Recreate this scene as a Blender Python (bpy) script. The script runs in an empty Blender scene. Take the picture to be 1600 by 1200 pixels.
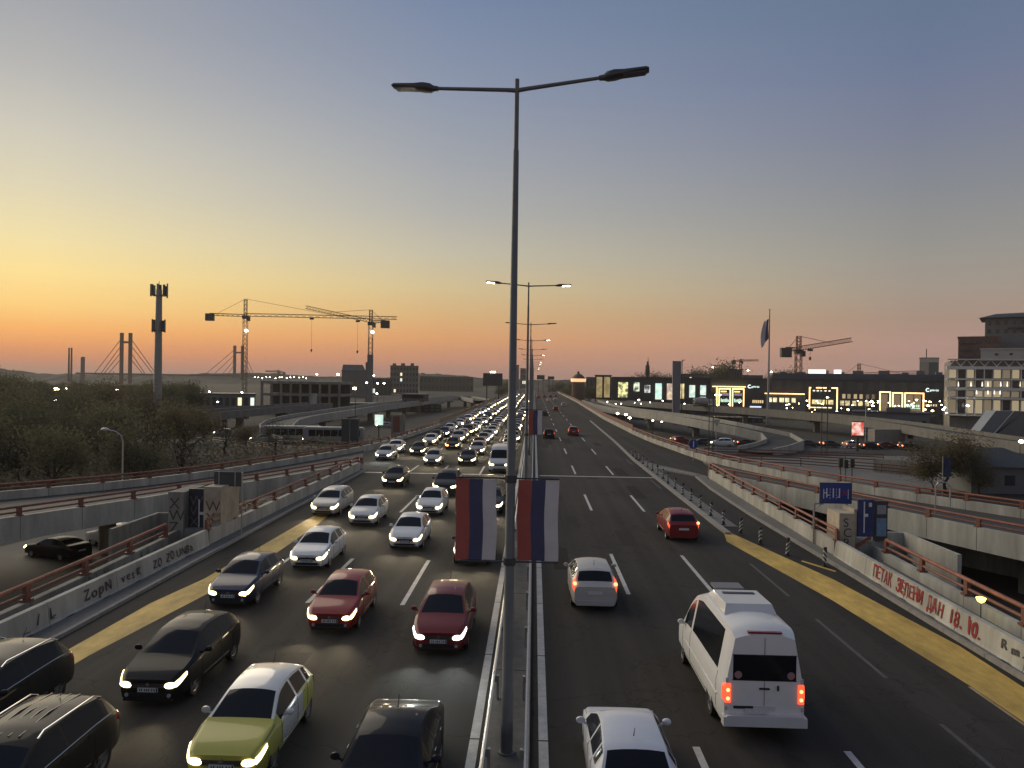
import bpy, bmesh, math, random
import numpy as np
from mathutils import Vector, Matrix

R = math.radians
sc = bpy.context.scene
rng = random.Random(11)

# ------------------------------------------------------------------ camera
CAM_H, FPX, ROLL = 8.4, 1200.0, R(0.9)
YAW, PITCH = R(1.668), R(-0.1695)
cam_d = bpy.data.cameras.new('camera'); cam = bpy.data.objects.new('camera', cam_d)
sc.collection.objects.link(cam); sc.camera = cam
cam_d.sensor_width = 36.0; cam_d.lens = 36.0 * FPX / 1600.0
cam_d.clip_start = 0.3; cam_d.clip_end = 20000
cam.matrix_world = (Matrix.Translation((0, 0, CAM_H)) @ Matrix.Rotation(YAW, 4, 'Z') @
                    Matrix.Rotation(R(90) + PITCH, 4, 'X') @ Matrix.Rotation(ROLL, 4, 'Z'))

# ------------------------------------------------------------------ sky
def lin(c):
    return tuple((v / 255 / 12.92) if v / 255 <= 0.04045 else ((v / 255 + 0.055) / 1.055) ** 2.4 for v in c)
world = bpy.data.worlds.new('World'); sc.world = world; world.use_nodes = True
nt = world.node_tree; nt.nodes.clear()
def wn(t, **k):
    n = nt.nodes.new(t)
    for a, b in k.items(): setattr(n, a, b)
    return n
def wmath(op, a, b=None, clamp=False):
    n = wn('ShaderNodeMath', operation=op, use_clamp=clamp)
    for i, v in enumerate((a, b)):
        if v is None: continue
        if isinstance(v, (int, float)): n.inputs[i].default_value = v
        else: nt.links.new(v, n.inputs[i])
    return n.outputs[0]
SUN_AZ, SUN_EL = R(-47), R(13)
tc = wn('ShaderNodeTexCoord'); sep = wn('ShaderNodeSeparateXYZ'); nt.links.new(tc.outputs['Generated'], sep.inputs[0])
X_, Y_, Z_ = sep.outputs
elev = wmath('MULTIPLY', wmath('ARCSINE', Z_), 180 / math.pi)
efac = wmath('DIVIDE', elev, 45.0, True)
hyp = wmath('SQRT', wmath('ADD', wmath('ADD', wmath('MULTIPLY', X_, X_), wmath('MULTIPLY', Y_, Y_)), 1e-6))
cosa = wmath('DIVIDE', wmath('ADD', wmath('MULTIPLY', X_, math.sin(SUN_AZ)), wmath('MULTIPLY', Y_, math.cos(SUN_AZ))), hyp)
ang = wmath('MULTIPLY', wmath('ARCCOSINE', cosa), 180 / math.pi)
SKY = {  # elevation in degrees -> colour, for four bearings away from the set sun
 'sunward': [(0, (0.5023, 0.295, 0.226)), (0.4, (0.5564, 0.3181, 0.2309)), (0.9, (0.7551, 0.33, 0.1933)), (1.7, (1.0307, 0.4058, 0.1508)), (2.9, (1.1502, 0.5362, 0.1613)), (4.4, (1.1275, 0.7153, 0.2437)), (6.4, (1.0904, 0.8169, 0.3358)), (8.8, (0.9451, 0.7923, 0.4336)), (11.9, (0.7744, 0.6985, 0.4957)), (15.3, (0.6378, 0.6042, 0.5139)), (19, (0.4834, 0.4784, 0.4675)), (22.5, (0.3808, 0.3921, 0.4197)), (28, (0.2926, 0.3206, 0.3907)), (36, (0.2258, 0.2621, 0.3582)), (45, (0.1824, 0.222, 0.3281))],
 'middle': [(0, (0.4511, 0.2621, 0.2164)), (0.8, (0.5099, 0.2838, 0.226)), (1.7, (0.7091, 0.33, 0.2024)), (3.1, (0.8216, 0.3968, 0.1712)), (5, (0.7545, 0.4874, 0.2274)), (6.9, (0.6954, 0.5539, 0.3137)), (9.2, (0.5856, 0.5341, 0.404)), (12.4, (0.4558, 0.4514, 0.4298)), (16, (0.3639, 0.3857, 0.4247)), (20.7, (0.2681, 0.3135, 0.4153)), (26.3, (0.1866, 0.247, 0.3808)), (36, (0.1477, 0.2041, 0.3291)), (45, (0.1331, 0.1862, 0.3096))],
 'side': [(0, (0.4654, 0.295, 0.251)), (1.2, (0.5251, 0.324, 0.2719)), (2.8, (0.5122, 0.3175, 0.2621)), (4.5, (0.4276, 0.2997, 0.2344)), (6.6, (0.3823, 0.3222, 0.2683)), (8.7, (0.3333, 0.3156, 0.2849)), (12.8, (0.2504, 0.2644, 0.2877)), (16.7, (0.1984, 0.2218, 0.3072)), (20.5, (0.1543, 0.195, 0.3052)), (24.2, (0.1305, 0.184, 0.2816)), (32, (0.1143, 0.1606, 0.2589)), (45, (0.1068, 0.151, 0.2456))],
 'back': [(0, (0.3698, 0.2838, 0.2613)), (3, (0.375, 0.2922, 0.2683)), (8, (0.325, 0.289, 0.2911)), (14, (0.2539, 0.2593, 0.2955)), (24, (0.1635, 0.1945, 0.2688)), (45, (0.1118, 0.154, 0.2456))],
}
def ramp(stops):
    n = wn('ShaderNodeValToRGB'); cr = n.color_ramp; cr.interpolation = 'LINEAR'
    while len(cr.elements) > 1: cr.elements.remove(cr.elements[-1])
    cr.elements[0].position = 0; cr.elements[0].color = (*[v / 2 for v in stops[0][1]], 1)
    for e, c in stops[1:]:
        el = cr.elements.new(e / 45.0); el.color = (*[v / 2 for v in c], 1)
    nt.links.new(efac, n.inputs[0]); return n.outputs[0]
def blend(a, b, lo, hi):
    mr = wn('ShaderNodeMapRange', interpolation_type='LINEAR'); nt.links.new(ang, mr.inputs[0])
    mr.inputs[1].default_value = lo; mr.inputs[2].default_value = hi
    m = wn('ShaderNodeMix', data_type='RGBA'); nt.links.new(mr.outputs[0], m.inputs[0])
    nt.links.new(a, m.inputs[6]); nt.links.new(b, m.inputs[7]); return m.outputs[2]
skycol = blend(blend(blend(ramp(SKY['sunward']), ramp(SKY['middle']), 13.7, 40.5), ramp(SKY['side']), 40.5, 73), ramp(SKY['back']), 73, 150)
bg = wn('ShaderNodeBackground'); bg.inputs[1].default_value = 2.0
wo = wn('ShaderNodeOutputWorld'); nt.links.new(skycol, bg.inputs[0]); nt.links.new(bg.outputs[0], wo.inputs[0])
# the twilight arch: one wide, weak, warm sun from the west
sd = bpy.data.lights.new('sun', 'SUN'); sun = bpy.data.objects.new('sun', sd); sc.collection.objects.link(sun)
sd.energy = 1.9; sd.angle = R(60); sd.color = (1.0, 0.86, 0.64)
d_ = Vector((math.sin(SUN_AZ) * math.cos(R(24)), math.cos(SUN_AZ) * math.cos(R(24)), math.sin(R(24))))
sun.rotation_euler = (-d_).to_track_quat('-Z', 'Y').to_euler(); sun.location = d_ * 50
sc.view_settings.view_transform = 'Standard'; sc.view_settings.look = 'None'
sc.view_settings.exposure = 0.0; sc.view_settings.gamma = 1.0; sc.view_settings.use_curve_mapping = False
cy = sc.cycles
cy.use_denoising = True; cy.max_bounces = 5; cy.diffuse_bounces = 2; cy.glossy_bounces = 3; cy.transmission_bounces = 2
cy.volume_bounces = 0; cy.volume_step_rate = 10; cy.volume_max_steps = 32; cy.sample_clamp_indirect = 4.0; cy.sample_clamp_direct = 60.0; cy.use_light_tree = True; cy.caustics_reflective = False; cy.caustics_refractive = False
try: cy.denoiser = 'OPENIMAGEDENOISE'
except Exception: pass

# ------------------------------------------------------------------ helpers
def site(u, v, dist):
    """bearing and elevation of a surveyed point (in 1600x1200 sightings) at a distance along the road -> world point"""
    du, dv = u - 800, v - 600
    r = du * math.cos(ROLL) + dv * math.sin(ROLL); d = -du * math.sin(ROLL) + dv * math.cos(ROLL)
    fy = FPX * math.cos(PITCH) + d * math.sin(PITCH); z = FPX * math.sin(PITCH) - d * math.cos(PITCH)
    x = r * math.cos(YAW) - fy * math.sin(YAW); y = r * math.sin(YAW) + fy * math.cos(YAW)
    t = dist / y
    return Vector((x * t, dist, CAM_H + z * t))

MATS = {}
def mat(name, col, rough=0.6, metal=0.0, var=0.0, scale=2.0, bump=0.0, emit=None, es=0.0, coat=0.0, stretch=None, spec=None, var2=0.0, scale2=0.25, alpha=None):
    if name in MATS: return MATS[name]
    m = bpy.data.materials.new(name); m.use_nodes = True; t = m.node_tree
    b = t.nodes['Principled BSDF']
    b.inputs['Base Color'].default_value = (*col, 1); b.inputs['Roughness'].default_value = rough; b.inputs['Metallic'].default_value = metal
    if coat: b.inputs['Coat Weight'].default_value = coat; b.inputs['Coat Roughness'].default_value = 0.06
    if spec is not None: b.inputs['Specular IOR Level'].default_value = spec
    if emit: b.inputs['Emission Color'].default_value = (*emit, 1); b.inputs['Emission Strength'].default_value = es
    if var or bump or var2:
        co = t.nodes.new('ShaderNodeTexCoord'); mp = t.nodes.new('ShaderNodeMapping')
        t.links.new(co.outputs['Object'], mp.inputs[0])
        if stretch: mp.inputs['Scale'].default_value = stretch
        nz = t.nodes.new('ShaderNodeTexNoise'); nz.inputs['Scale'].default_value = scale; nz.inputs['Detail'].default_value = 6; nz.inputs['Roughness'].default_value = 0.65
        t.links.new(mp.outputs[0], nz.inputs['Vector'])
        mx = t.nodes.new('ShaderNodeMapRange'); mx.inputs[1].default_value = 0.25; mx.inputs[2].default_value = 0.75
        mx.inputs[3].default_value = 1 - var; mx.inputs[4].default_value = 1 + var
        t.links.new(nz.outputs['Fac'], mx.inputs[0]); f = mx.outputs[0]
        if var2:
            n2 = t.nodes.new('ShaderNodeTexNoise'); n2.inputs['Scale'].default_value = scale2; n2.inputs['Detail'].default_value = 4
            t.links.new(mp.outputs[0], n2.inputs['Vector'])
            m2 = t.nodes.new('ShaderNodeMapRange'); m2.inputs[1].default_value = 0.3; m2.inputs[2].default_value = 0.7; m2.inputs[3].default_value = 1 - var2; m2.inputs[4].default_value = 1 + var2
            t.links.new(n2.outputs['Fac'], m2.inputs[0])
            mm = t.nodes.new('ShaderNodeMath'); mm.operation = 'MULTIPLY'; t.links.new(f, mm.inputs[0]); t.links.new(m2.outputs[0], mm.inputs[1]); f = mm.outputs[0]
        sc_ = t.nodes.new('ShaderNodeVectorMath'); sc_.operation = 'SCALE'; sc_.inputs[0].default_value = col
        t.links.new(f, sc_.inputs['Scale']); t.links.new(sc_.outputs[0], b.inputs['Base Color'])
        if bump:
            bp = t.nodes.new('ShaderNodeBump'); bp.inputs['Strength'].default_value = bump; bp.inputs['Distance'].default_value = 0.02
            n3 = t.nodes.new('ShaderNodeTexNoise'); n3.inputs['Scale'].default_value = scale * 6; n3.inputs['Detail'].default_value = 4
            t.links.new(mp.outputs[0], n3.inputs['Vector']); t.links.new(n3.outputs['Fac'], bp.inputs['Height']); t.links.new(bp.outputs[0], b.inputs['Normal'])
    MATS[name] = m
    return m

class MB:
    def __init__(s): s.v = []; s.f = []; s.m = []
    def add(s, vs, fs, mi=0):
        o = len(s.v); s.v += [tuple(p) for p in vs]; s.f += [tuple(i + o for i in f) for f in fs]; s.m += [mi] * len(fs); return s
    def box(s, x0, x1, y0, y1, z0, z1, mi=0, M=None):
        vs = [Vector((x, y, z)) for z in (z0, z1) for y in (y0, y1) for x in (x0, x1)]
        if M is not None: vs = [M @ p for p in vs]
        return s.add(vs, [(0, 2, 3, 1), (4, 5, 7, 6), (0, 1, 5, 4), (2, 6, 7, 3), (0, 4, 6, 2), (1, 3, 7, 5)], mi)
    def tube(s, pts, r, n=8, mi=0, cap=True):
        pts = [Vector(p) for p in pts]; rs = r if isinstance(r, (list, tuple)) else [r] * len(pts)
        vs = []; fs = []
        for i, p in enumerate(pts):
            a = pts[max(i - 1, 0)]; c = pts[min(i + 1, len(pts) - 1)]; d = (c - a).normalized()
            up = Vector((0, 0, 1)) if abs(d.z) < 0.95 else Vector((0, 1, 0))
            e1 = d.cross(up).normalized(); e2 = e1.cross(d)
            vs += [p + (e1 * math.cos(2 * math.pi * k / n) + e2 * math.sin(2 * math.pi * k / n)) * rs[i] for k in range(n)]
        for i in range(len(pts) - 1):
            for k in range(n):
                a = i * n + k; b = i * n + (k + 1) % n; fs.append((a, a + n, b + n, b))
        if cap: fs.append(tuple(range(n))); fs.append(tuple(range(len(vs) - 1, len(vs) - 1 - n, -1)))
        return s.add(vs, fs, mi)
    def lathe(s, prof, n=20, mi=0, axis='Z', c=(0, 0, 0)):
        vs = []; fs = []
        for r_, h in prof:
            for k in range(n):
                a = 2 * math.pi * k / n
                if axis == 'Z': p = (r_ * math.cos(a), r_ * math.sin(a), h)
                elif axis == 'X': p = (h, r_ * math.cos(a), r_ * math.sin(a))
                else: p = (r_ * math.cos(a), h, r_ * math.sin(a))
                vs.append((p[0] + c[0], p[1] + c[1], p[2] + c[2]))
        for i in range(len(prof) - 1):
            for k in range(n): fs.append((i * n + k, i * n + (k + 1) % n, (i + 1) * n + (k + 1) % n, (i + 1) * n + k))
        return s.add(vs, fs, mi)
    def prism(s, poly, z0, z1, mi=0):
        n = len(poly); vs = [(x, y, z0) for x, y in poly] + [(x, y, z1) for x, y in poly]
        fs = [tuple(range(n - 1, -1, -1)), tuple(range(n, 2 * n))] + [(i, (i + 1) % n, (i + 1) % n + n, i + n) for i in range(n)]
        return s.add(vs, fs, mi)
    def mesh(s, name, smooth=False, ang=40):
        me = bpy.data.meshes.new(name); me.from_pydata(s.v, [], s.f)
        me.polygons.foreach_set('material_index', s.m)
        bm = bmesh.new(); bm.from_mesh(me); bmesh.ops.recalc_face_normals(bm, faces=bm.faces); bm.to_mesh(me); bm.free()
        if smooth:
            me.polygons.foreach_set('use_smooth', [True] * len(me.polygons))
            try: me.set_sharp_from_angle(angle=R(ang))
            except Exception: pass
        me.update(); return me

def link(name, data, mats=None, parent=None, loc=None, rot=None):
    o = bpy.data.objects.new(name, data); sc.collection.objects.link(o)
    if mats is not None and data is not None:
        mats = mats if isinstance(mats, (list, tuple)) else [mats]
        if len(data.materials) == 0:
            for m in mats: data.materials.append(m)
        else:
            for i, m in enumerate(mats):
                if i < len(data.materials) and data.materials[i] is not m:
                    o.material_slots[i].link = 'OBJECT'; o.material_slots[i].material = m
    if parent is not None: o.parent = parent
    if loc is not None: o.location = loc
    if rot is not None: o.rotation_euler = rot
    return o
def build(mb, name, mats, parent=None, smooth=False, ang=40, loc=None, rot=None):
    return link(name, mb.mesh(name, smooth, ang), mats, parent, loc, rot)
def tag(o, label, cat, group=None):
    o['label'] = label; o['category'] = cat
    if group: o['group'] = group
    return o
def thing(name, label, cat, loc=(0, 0, 0), rz=0.0, group=None):
    o = link(name, None, loc=loc, rot=(0, 0, rz)); o.empty_display_size = 0.2
    return tag(o, label, cat, group)
def struct(o): o['kind'] = 'structure'; return o
def text_mesh(s, size, extrude=0.0, shear=0.0, bold=0.0):
    cu = bpy.data.curves.new('lettering', 'FONT'); cu.body = s; cu.size = size; cu.extrude = extrude; cu.shear = shear; cu.offset = bold; cu.align_x = 'LEFT'
    o = bpy.data.objects.new('lettering', cu); sc.collection.objects.link(o); bpy.context.view_layer.update()
    me = bpy.data.meshes.new_from_object(o.evaluated_get(bpy.context.evaluated_depsgraph_get()))
    bpy.data.objects.remove(o); bpy.data.curves.remove(cu); return me
def frame_rot(xd, yd):
    xd = Vector(xd).normalized(); yd = Vector(yd).normalized(); zd = xd.cross(yd)
    return Matrix((xd, yd, zd)).transposed().to_euler()

# ------------------------------------------------------------------ materials
def asphalt():
    m = bpy.data.materials.new('asphalt'); m.use_nodes = True; t = m.node_tree; b = t.nodes['Principled BSDF']
    b.inputs['Roughness'].default_value = 0.85; b.inputs['Specular IOR Level'].default_value = 0.14
    co = t.nodes.new('ShaderNodeTexCoord')
    def noise(scale, st, lo, hi, det=5, a=.3, c=.7):
        mp = t.nodes.new('ShaderNodeMapping'); mp.inputs['Scale'].default_value = st; t.links.new(co.outputs['Object'], mp.inputs[0])
        n = t.nodes.new('ShaderNodeTexNoise'); n.inputs['Scale'].default_value = scale; n.inputs['Detail'].default_value = det; t.links.new(mp.outputs[0], n.inputs['Vector'])
        r = t.nodes.new('ShaderNodeMapRange'); r.inputs[1].default_value = a; r.inputs[2].default_value = c; r.inputs[3].default_value = lo; r.inputs[4].default_value = hi
        t.links.new(n.outputs['Fac'], r.inputs[0]); return r.outputs[0], n
    def mul(a, c):
        x = t.nodes.new('ShaderNodeMath'); x.operation = 'MULTIPLY'; t.links.new(a, x.inputs[0]); t.links.new(c, x.inputs[1]); return x.outputs[0]
    grain, gn = noise(38, (1, 1, 1), .72, 1.3); streak, _ = noise(1.1, (1, .012, 1), .74, 1.26, 4); blot, _ = noise(.16, (1, .5, 1), .82, 1.2); spill, _ = noise(.9, (1, .35, 1), 1.0, .72, 6, .6, .72)
    # fine cracks
    vo = t.nodes.new('ShaderNodeTexVoronoi'); vo.feature = 'DISTANCE_TO_EDGE'; vo.inputs['Scale'].default_value = .32
    wp = t.nodes.new('ShaderNodeVectorMath'); wp.operation = 'ADD'; nn = t.nodes.new('ShaderNodeTexNoise'); nn.inputs['Scale'].default_value = 1.4; t.links.new(co.outputs['Object'], nn.inputs['Vector'])
    sc2 = t.nodes.new('ShaderNodeVectorMath'); sc2.operation = 'SCALE'; sc2.inputs['Scale'].default_value = 1.3; t.links.new(nn.outputs['Color'], sc2.inputs[0]); t.links.new(co.outputs['Object'], wp.inputs[0]); t.links.new(sc2.outputs[0], wp.inputs[1]); t.links.new(wp.outputs[0], vo.inputs['Vector'])
    cr = t.nodes.new('ShaderNodeMapRange'); cr.inputs[1].default_value = .004; cr.inputs[2].default_value = .012; cr.inputs[3].default_value = .74; cr.inputs[4].default_value = 1.0; t.links.new(vo.outputs['Distance'], cr.inputs[0])
    f = mul(mul(mul(grain, streak), mul(blot, spill)), cr.outputs[0])
    v = t.nodes.new('ShaderNodeVectorMath'); v.operation = 'SCALE'; v.inputs[0].default_value = (0.047, 0.0425, 0.037); t.links.new(f, v.inputs['Scale']); t.links.new(v.outputs[0], b.inputs['Base Color'])
    bp = t.nodes.new('ShaderNodeBump'); bp.inputs['Strength'].default_value = .4; bp.inputs['Distance'].default_value = .02; t.links.new(gn.outputs['Fac'], bp.inputs['Height']); t.links.new(bp.outputs[0], b.inputs['Normal'])
    return m
ASPH = asphalt()
ASPH2 = mat('ramp_asphalt', (0.05, 0.046, 0.042), 0.75, var=0.25, scale=6, bump=0.3, var2=0.25, scale2=0.3)
PAINT = mat('road_paint', (0.52, 0.5, 0.46), 0.6, var=0.22, scale=5, var2=0.15, scale2=1.2)
YELLOW = mat('yellow_paint', (0.60, 0.39, 0.085), 0.7, var=0.3, scale=3, stretch=(1, 0.35, 1), var2=0.3, scale2=0.6)
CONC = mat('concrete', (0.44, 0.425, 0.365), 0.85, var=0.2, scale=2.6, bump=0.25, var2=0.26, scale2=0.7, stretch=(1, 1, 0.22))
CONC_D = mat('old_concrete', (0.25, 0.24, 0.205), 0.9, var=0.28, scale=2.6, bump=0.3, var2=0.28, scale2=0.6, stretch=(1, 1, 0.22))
PAVE = mat('pavement', (0.16, 0.15, 0.135), 0.85, var=0.2, scale=5, bump=0.2, var2=0.2)
KERB = mat('kerb_stone', (0.30, 0.28, 0.245), 0.85, var=0.22, scale=4, bump=0.2)
RUST = mat('rail_red_brown', (0.27, 0.09, 0.05), 0.6, var=0.35, scale=4, var2=0.3, scale2=0.6)
RUST_D = mat('rail_dark_brown', (0.19, 0.075, 0.05), 0.6, var=0.25, scale=5)
STEEL = mat('galvanised_steel', (0.42, 0.42, 0.40), 0.42, metal=0.65, var=0.18, scale=6)
POLE = mat('pole_grey', (0.14, 0.15, 0.15), 0.5, metal=0.3, var=0.12, scale=3)
DARK = mat('dark_metal', (0.045, 0.047, 0.05), 0.5, var=0.15, scale=4)
BLACK = mat('black_rubber', (0.014, 0.014, 0.015), 0.75)
TRIM = mat('black_trim', (0.018, 0.018, 0.02), 0.4)
RIM = mat('wheel_alloy', (0.35, 0.35, 0.36), 0.35, metal=0.8)
GLASS = mat('car_glass', (0.012, 0.014, 0.017), 0.1, coat=0.0, spec=0.2)
WHITE = mat('white_plastic', (0.7, 0.7, 0.68), 0.5)
GROUND = mat('ground_earth', (0.032, 0.029, 0.022), 0.95, var=0.3, scale=0.12, var2=0.3, scale2=0.02)
LAWN = mat('dry_grass', (0.05, 0.055, 0.03), 0.95, var=0.35, scale=0.8, bump=0.5)
CHROME = mat('chrome', (0.6, 0.6, 0.6), 0.2, metal=1.0)
def emis(name, col, s): return mat(name, (0.8, 0.8, 0.8), 0.4, emit=col, es=s)
HEAD = emis('headlight_warm', (1.0, 0.80, 0.40), 4.5)
HEADW = emis('headlight_cool', (0.92, 1.0, 0.95), 4.5)
HEADF = emis('headlight_far', (1.0, 0.83, 0.46), 16.0)
HEADM = emis('headlight_mid', (1.0, 0.82, 0.44), 9.0)
AMBER = emis('indicator_amber', (1.0, 0.45, 0.08), 12.0)
TAIL = mat('tail_light_lit', (0.3, 0.01, 0.01), 0.25, emit=(1.0, 0.10, 0.035), es=1.5)
TAILH = emis('tail_light_core', (1.0, 0.30, 0.10), 3.2)
TAIL0 = mat('tail_light_unlit', (0.22, 0.012, 0.012), 0.2, coat=0.5)
HEAD0 = mat('headlight_unlit', (0.4, 0.4, 0.4), 0.12, coat=0.6)
PLATE = mat('plate_white', (0.62, 0.62, 0.6), 0.45, var=0.25, scale=30)
LAMPON = emis('lamp_sodium', (1.0, 0.80, 0.42), 28.0)
LAMPW = emis('lamp_white', (1.0, 0.95, 0.82), 26.0)

# ------------------------------------------------------------------ ground and roads
gx = [-2550, -1500, -600, -200, -120, -60, -18, 18, 60, 120, 200, 600, 1500, 2550]
gy = [-50, 0, 40, 80, 160, 320, 700, 1500, 2050]
vs = []; fs = []
for y in gy:
    for x in gx: vs.append((x, y, -4.0))
for j in range(len(gy) - 1):
    for i in range(len(gx) - 1): a = j * len(gx) + i; fs.append((a, a + 1, a + 1 + len(gx), a + len(gx)))
struct(build(MB().add(vs, fs), 'ground', GROUND))

def strip(name, left, right, z0, z1, m, bottom=None):
    """road sheet between two edge lines (lists of (x,y)); bottom: thickness walls down to that height"""
    mb = MB(); n = len(left)
    for k in range(n - 1):
        mb.add([(left[k][0], left[k][1], z1), (right[k][0], right[k][1], z1), (right[k + 1][0], right[k + 1][1], z1), (left[k + 1][0], left[k + 1][1], z1)], [(0, 1, 2, 3)])
        if bottom is not None:
            for e in (left, right):
                mb.add([(e[k][0], e[k][1], z1), (e[k + 1][0], e[k + 1][1], z1), (e[k + 1][0], e[k + 1][1], bottom), (e[k][0], e[k][1], bottom)], [(0, 1, 2, 3)], 1)
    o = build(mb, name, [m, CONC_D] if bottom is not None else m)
    return o
LEFT_EDGE = [(-17.9, -40), (-17.7, 20), (-17.9, 37), (-16.6, 42), (-16.4, 55), (-17.2, 72), (-19.2, 88), (-18.3, 110), (-17.2, 140), (-16.6, 180), (-17.0, 340), (-16, 900), (-16, 1700)]
RIGHT_EDGE = [(16.9, -40), (16.7, 20), (17.1, 37), (15.6, 42), (15.9, 55), (16.4, 70), (18.6, 85), (17.9, 100), (16.4, 128), (16.4, 180), (18.6, 337), (19, 900), (19, 1700)]
ys = sorted({p[1] for p in LEFT_EDGE} | {p[1] for p in RIGHT_EDGE})
def at_edge(E, y): return float(np.interp(y, [p[1] for p in E], [p[0] for p in E]))
road = struct(strip('highway_road', [(at_edge(LEFT_EDGE, y), y) for y in ys], [(at_edge(RIGHT_EDGE, y), y) for y in ys], 0, 0.0, ASPH, bottom=-4.2))

def sheet(name, pts, z, m, parent=road):
    mb = MB().add([(x, y, z) for x, y in pts], [tuple(range(len(pts)))])
    return build(mb, name, m, parent)
def rect(name, x0, x1, y0, y1, z, m, parent=road): return sheet(name, [(x0, y0), (x1, y0), (x1, y1), (x0, y1)], z, m, parent)
# dashes: one shared mesh
dash_me = MB().add([(-0.085, 0, 0), (0.085, 0, 0), (0.085, 7.2, 0), (-0.085, 7.2, 0)], [(0, 1, 2, 3)]).mesh('lane_dash'); dash_me.materials.append(PAINT)
for X, y0 in ((3.87, 10.7), (7.33, 10.7), (-4.8, 8.5), (-8.37, 8.5), (-11.3, 28.5)):
    for k in range(26):
        Y = y0 + 20 * k
        if X < -11 and k > 6: continue
        link('lane_dash', dash_me, None, road, (X + (0.0006 * Y if X > 0 else 0), Y, 0.006))
for X in (0.34, -1.27):
    y = -10.0; k = 0
    while y < 700:
        L_ = 5.6 if y < 90 else 120
        rect('edge_line', X - 0.11, X + 0.11, y, y + L_ - 0.06, 0.006, PAINT); y += L_
WORN = mat('worn_paint', (0.085, 0.08, 0.074), 0.7, var=0.35, scale=4)
for y in (14, 22.5, 31, 62, 80): rect('worn_dash', 10.24, 10.36, y, y + 5.5, 0.006, WORN)
YP_R = [(10.45, 41.5), (11.84, 30.5), (12.45, 22), (12.6, 14), (12.6, 5), (13.9, 5), (13.9, 21), (14.0, 25.4), (13.15, 33.9), (11.1, 45.0)]
sheet('yellow_band', YP_R, 0.008, YELLOW)
sheet('yellow_band', [(-13.4, 5), (-13.2, 22.6), (-12.5, 29.6), (-12.2, 34), (-12.35, 44), (-12.9, 53), (-13.2, 53), (-13.4, 45), (-13.6, 31.5), (-14.05, 28), (-14.1, 23.6), (-14.2, 5)], 0.008, YELLOW)
sheet('yellow_dash', [(12.9, 37.2), (13.75, 35.2), (13.9, 35.4), (13.05, 37.4)], 0.008, YELLOW)
WHL = mat('edge_paint_dim', (0.24, 0.23, 0.21), 0.7, var=0.3, scale=4)
sheet('band_edge', [(12.34, 22), (12.46, 5), (12.56, 5), (12.44, 22)], 0.009, mat('yellow_pale', (0.36, 0.26, 0.13), 0.7, var=0.3))
for y0, y1, x0, x1 in ((68.8, 69.3, 0.6, 10.9), (68.8, 69.3, -15.6, -1.7)):
    rect('expansion_joint', x0, x1, y0, y1, 0.007, mat('joint_steel', (0.40, 0.38, 0.33), 0.4, metal=0.3, var=0.25, scale=3))
# tarmac patches and oil streaks
for k in range(18):
    X = rng.choice([2.1, 5.6, 8.8, -3, -6.5, -9.8]) + rng.uniform(-0.7, 0.7); Y = rng.uniform(12, 120)
    rect('tarmac_patch', X - rng.uniform(0.25, 0.6), X + rng.uniform(0.25, 0.6), Y, Y + rng.uniform(2, 9), 0.004, mat('tarmac_patch%d' % (k % 3), [(0.037, 0.034, 0.030), (0.041, 0.038, 0.034), (0.030, 0.028, 0.026)][k % 3], 0.85, var=0.3, scale=9, bump=0.3, spec=0.1))
# kerbs, verge strips
def kerb(pts, w, h, m=KERB, name='kerb_strip', seg=2.0, gap=0.03, parent=None, z=0.0):
    P = [Vector((x, y, 0)) for x, y in pts]; par = parent
    if par is None:
        par = struct(link(name, None))
    for a, b in zip(P[:-1], P[1:]):
        n = max(1, round((b - a).length / seg)); d = (b - a) / n; u = d.normalized(); s = Vector((u.y, -u.x, 0)) * w
        for k in range(n):
            p = a + d * k + u * gap / 2; q = a + d * (k + 1) - u * gap / 2; hh = h + rng.uniform(-0.006, 0.006)
            build(MB().prism([(p.x, p.y), (q.x, q.y), (q.x + s.x, q.y + s.y), (p.x + s.x, p.y + s.y)], z, z + hh), 'kerb_stone', m, par)
    return par
kerb([(10.85, 43.5), (10.8, 60), (10.85, 84), (11.5, 111), (12.3, 170)], 0.34, 0.12, name='gore_kerb', seg=2.6)
rect('gore_strip', 11.2, 12.2, 46, 84, 0.005, PAVE)
sheet('gore_wedge', [(11.3, 78), (15.6, 69), (16.0, 71), (15.6, 73), (11.6, 84)], 0.006, PAVE)
kerb([(11.35, 79.5), (12.8, 76.5), (14.4, 73.3), (15.3, 71.5)], 0.22, 0.1, name='gore_nose_kerb', seg=1.6)
for sgn, pl in ((1, [(14.25, 5), (14.2, 22), (14.15, 34), (14.0, 50), (14.2, 62), (14.7, 70)]), (-1, [(-15.3, 70), (-15.2, 50), (-15.1, 36), (-14.95, 24), (-14.9, 5)])):
    kerb(pl, 0.16, 0.13, name='roadside_kerb', seg=2.4)
sheet('roadside_verge', [(14.4, 5), (14.36, 22), (14.3, 34), (14.16, 50), (14.36, 62), (14.85, 70), (15.6, 68), (14.9, 40), (14.5, 5)], 0.1, PAVE)
sheet('roadside_verge', [(-15.1, 5), (-15.1, 24), (-15.26, 36), (-15.36, 50), (-15.45, 70), (-15.9, 70), (-16.1, 37), (-16.1, 5)], 0.1, PAVE)

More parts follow.
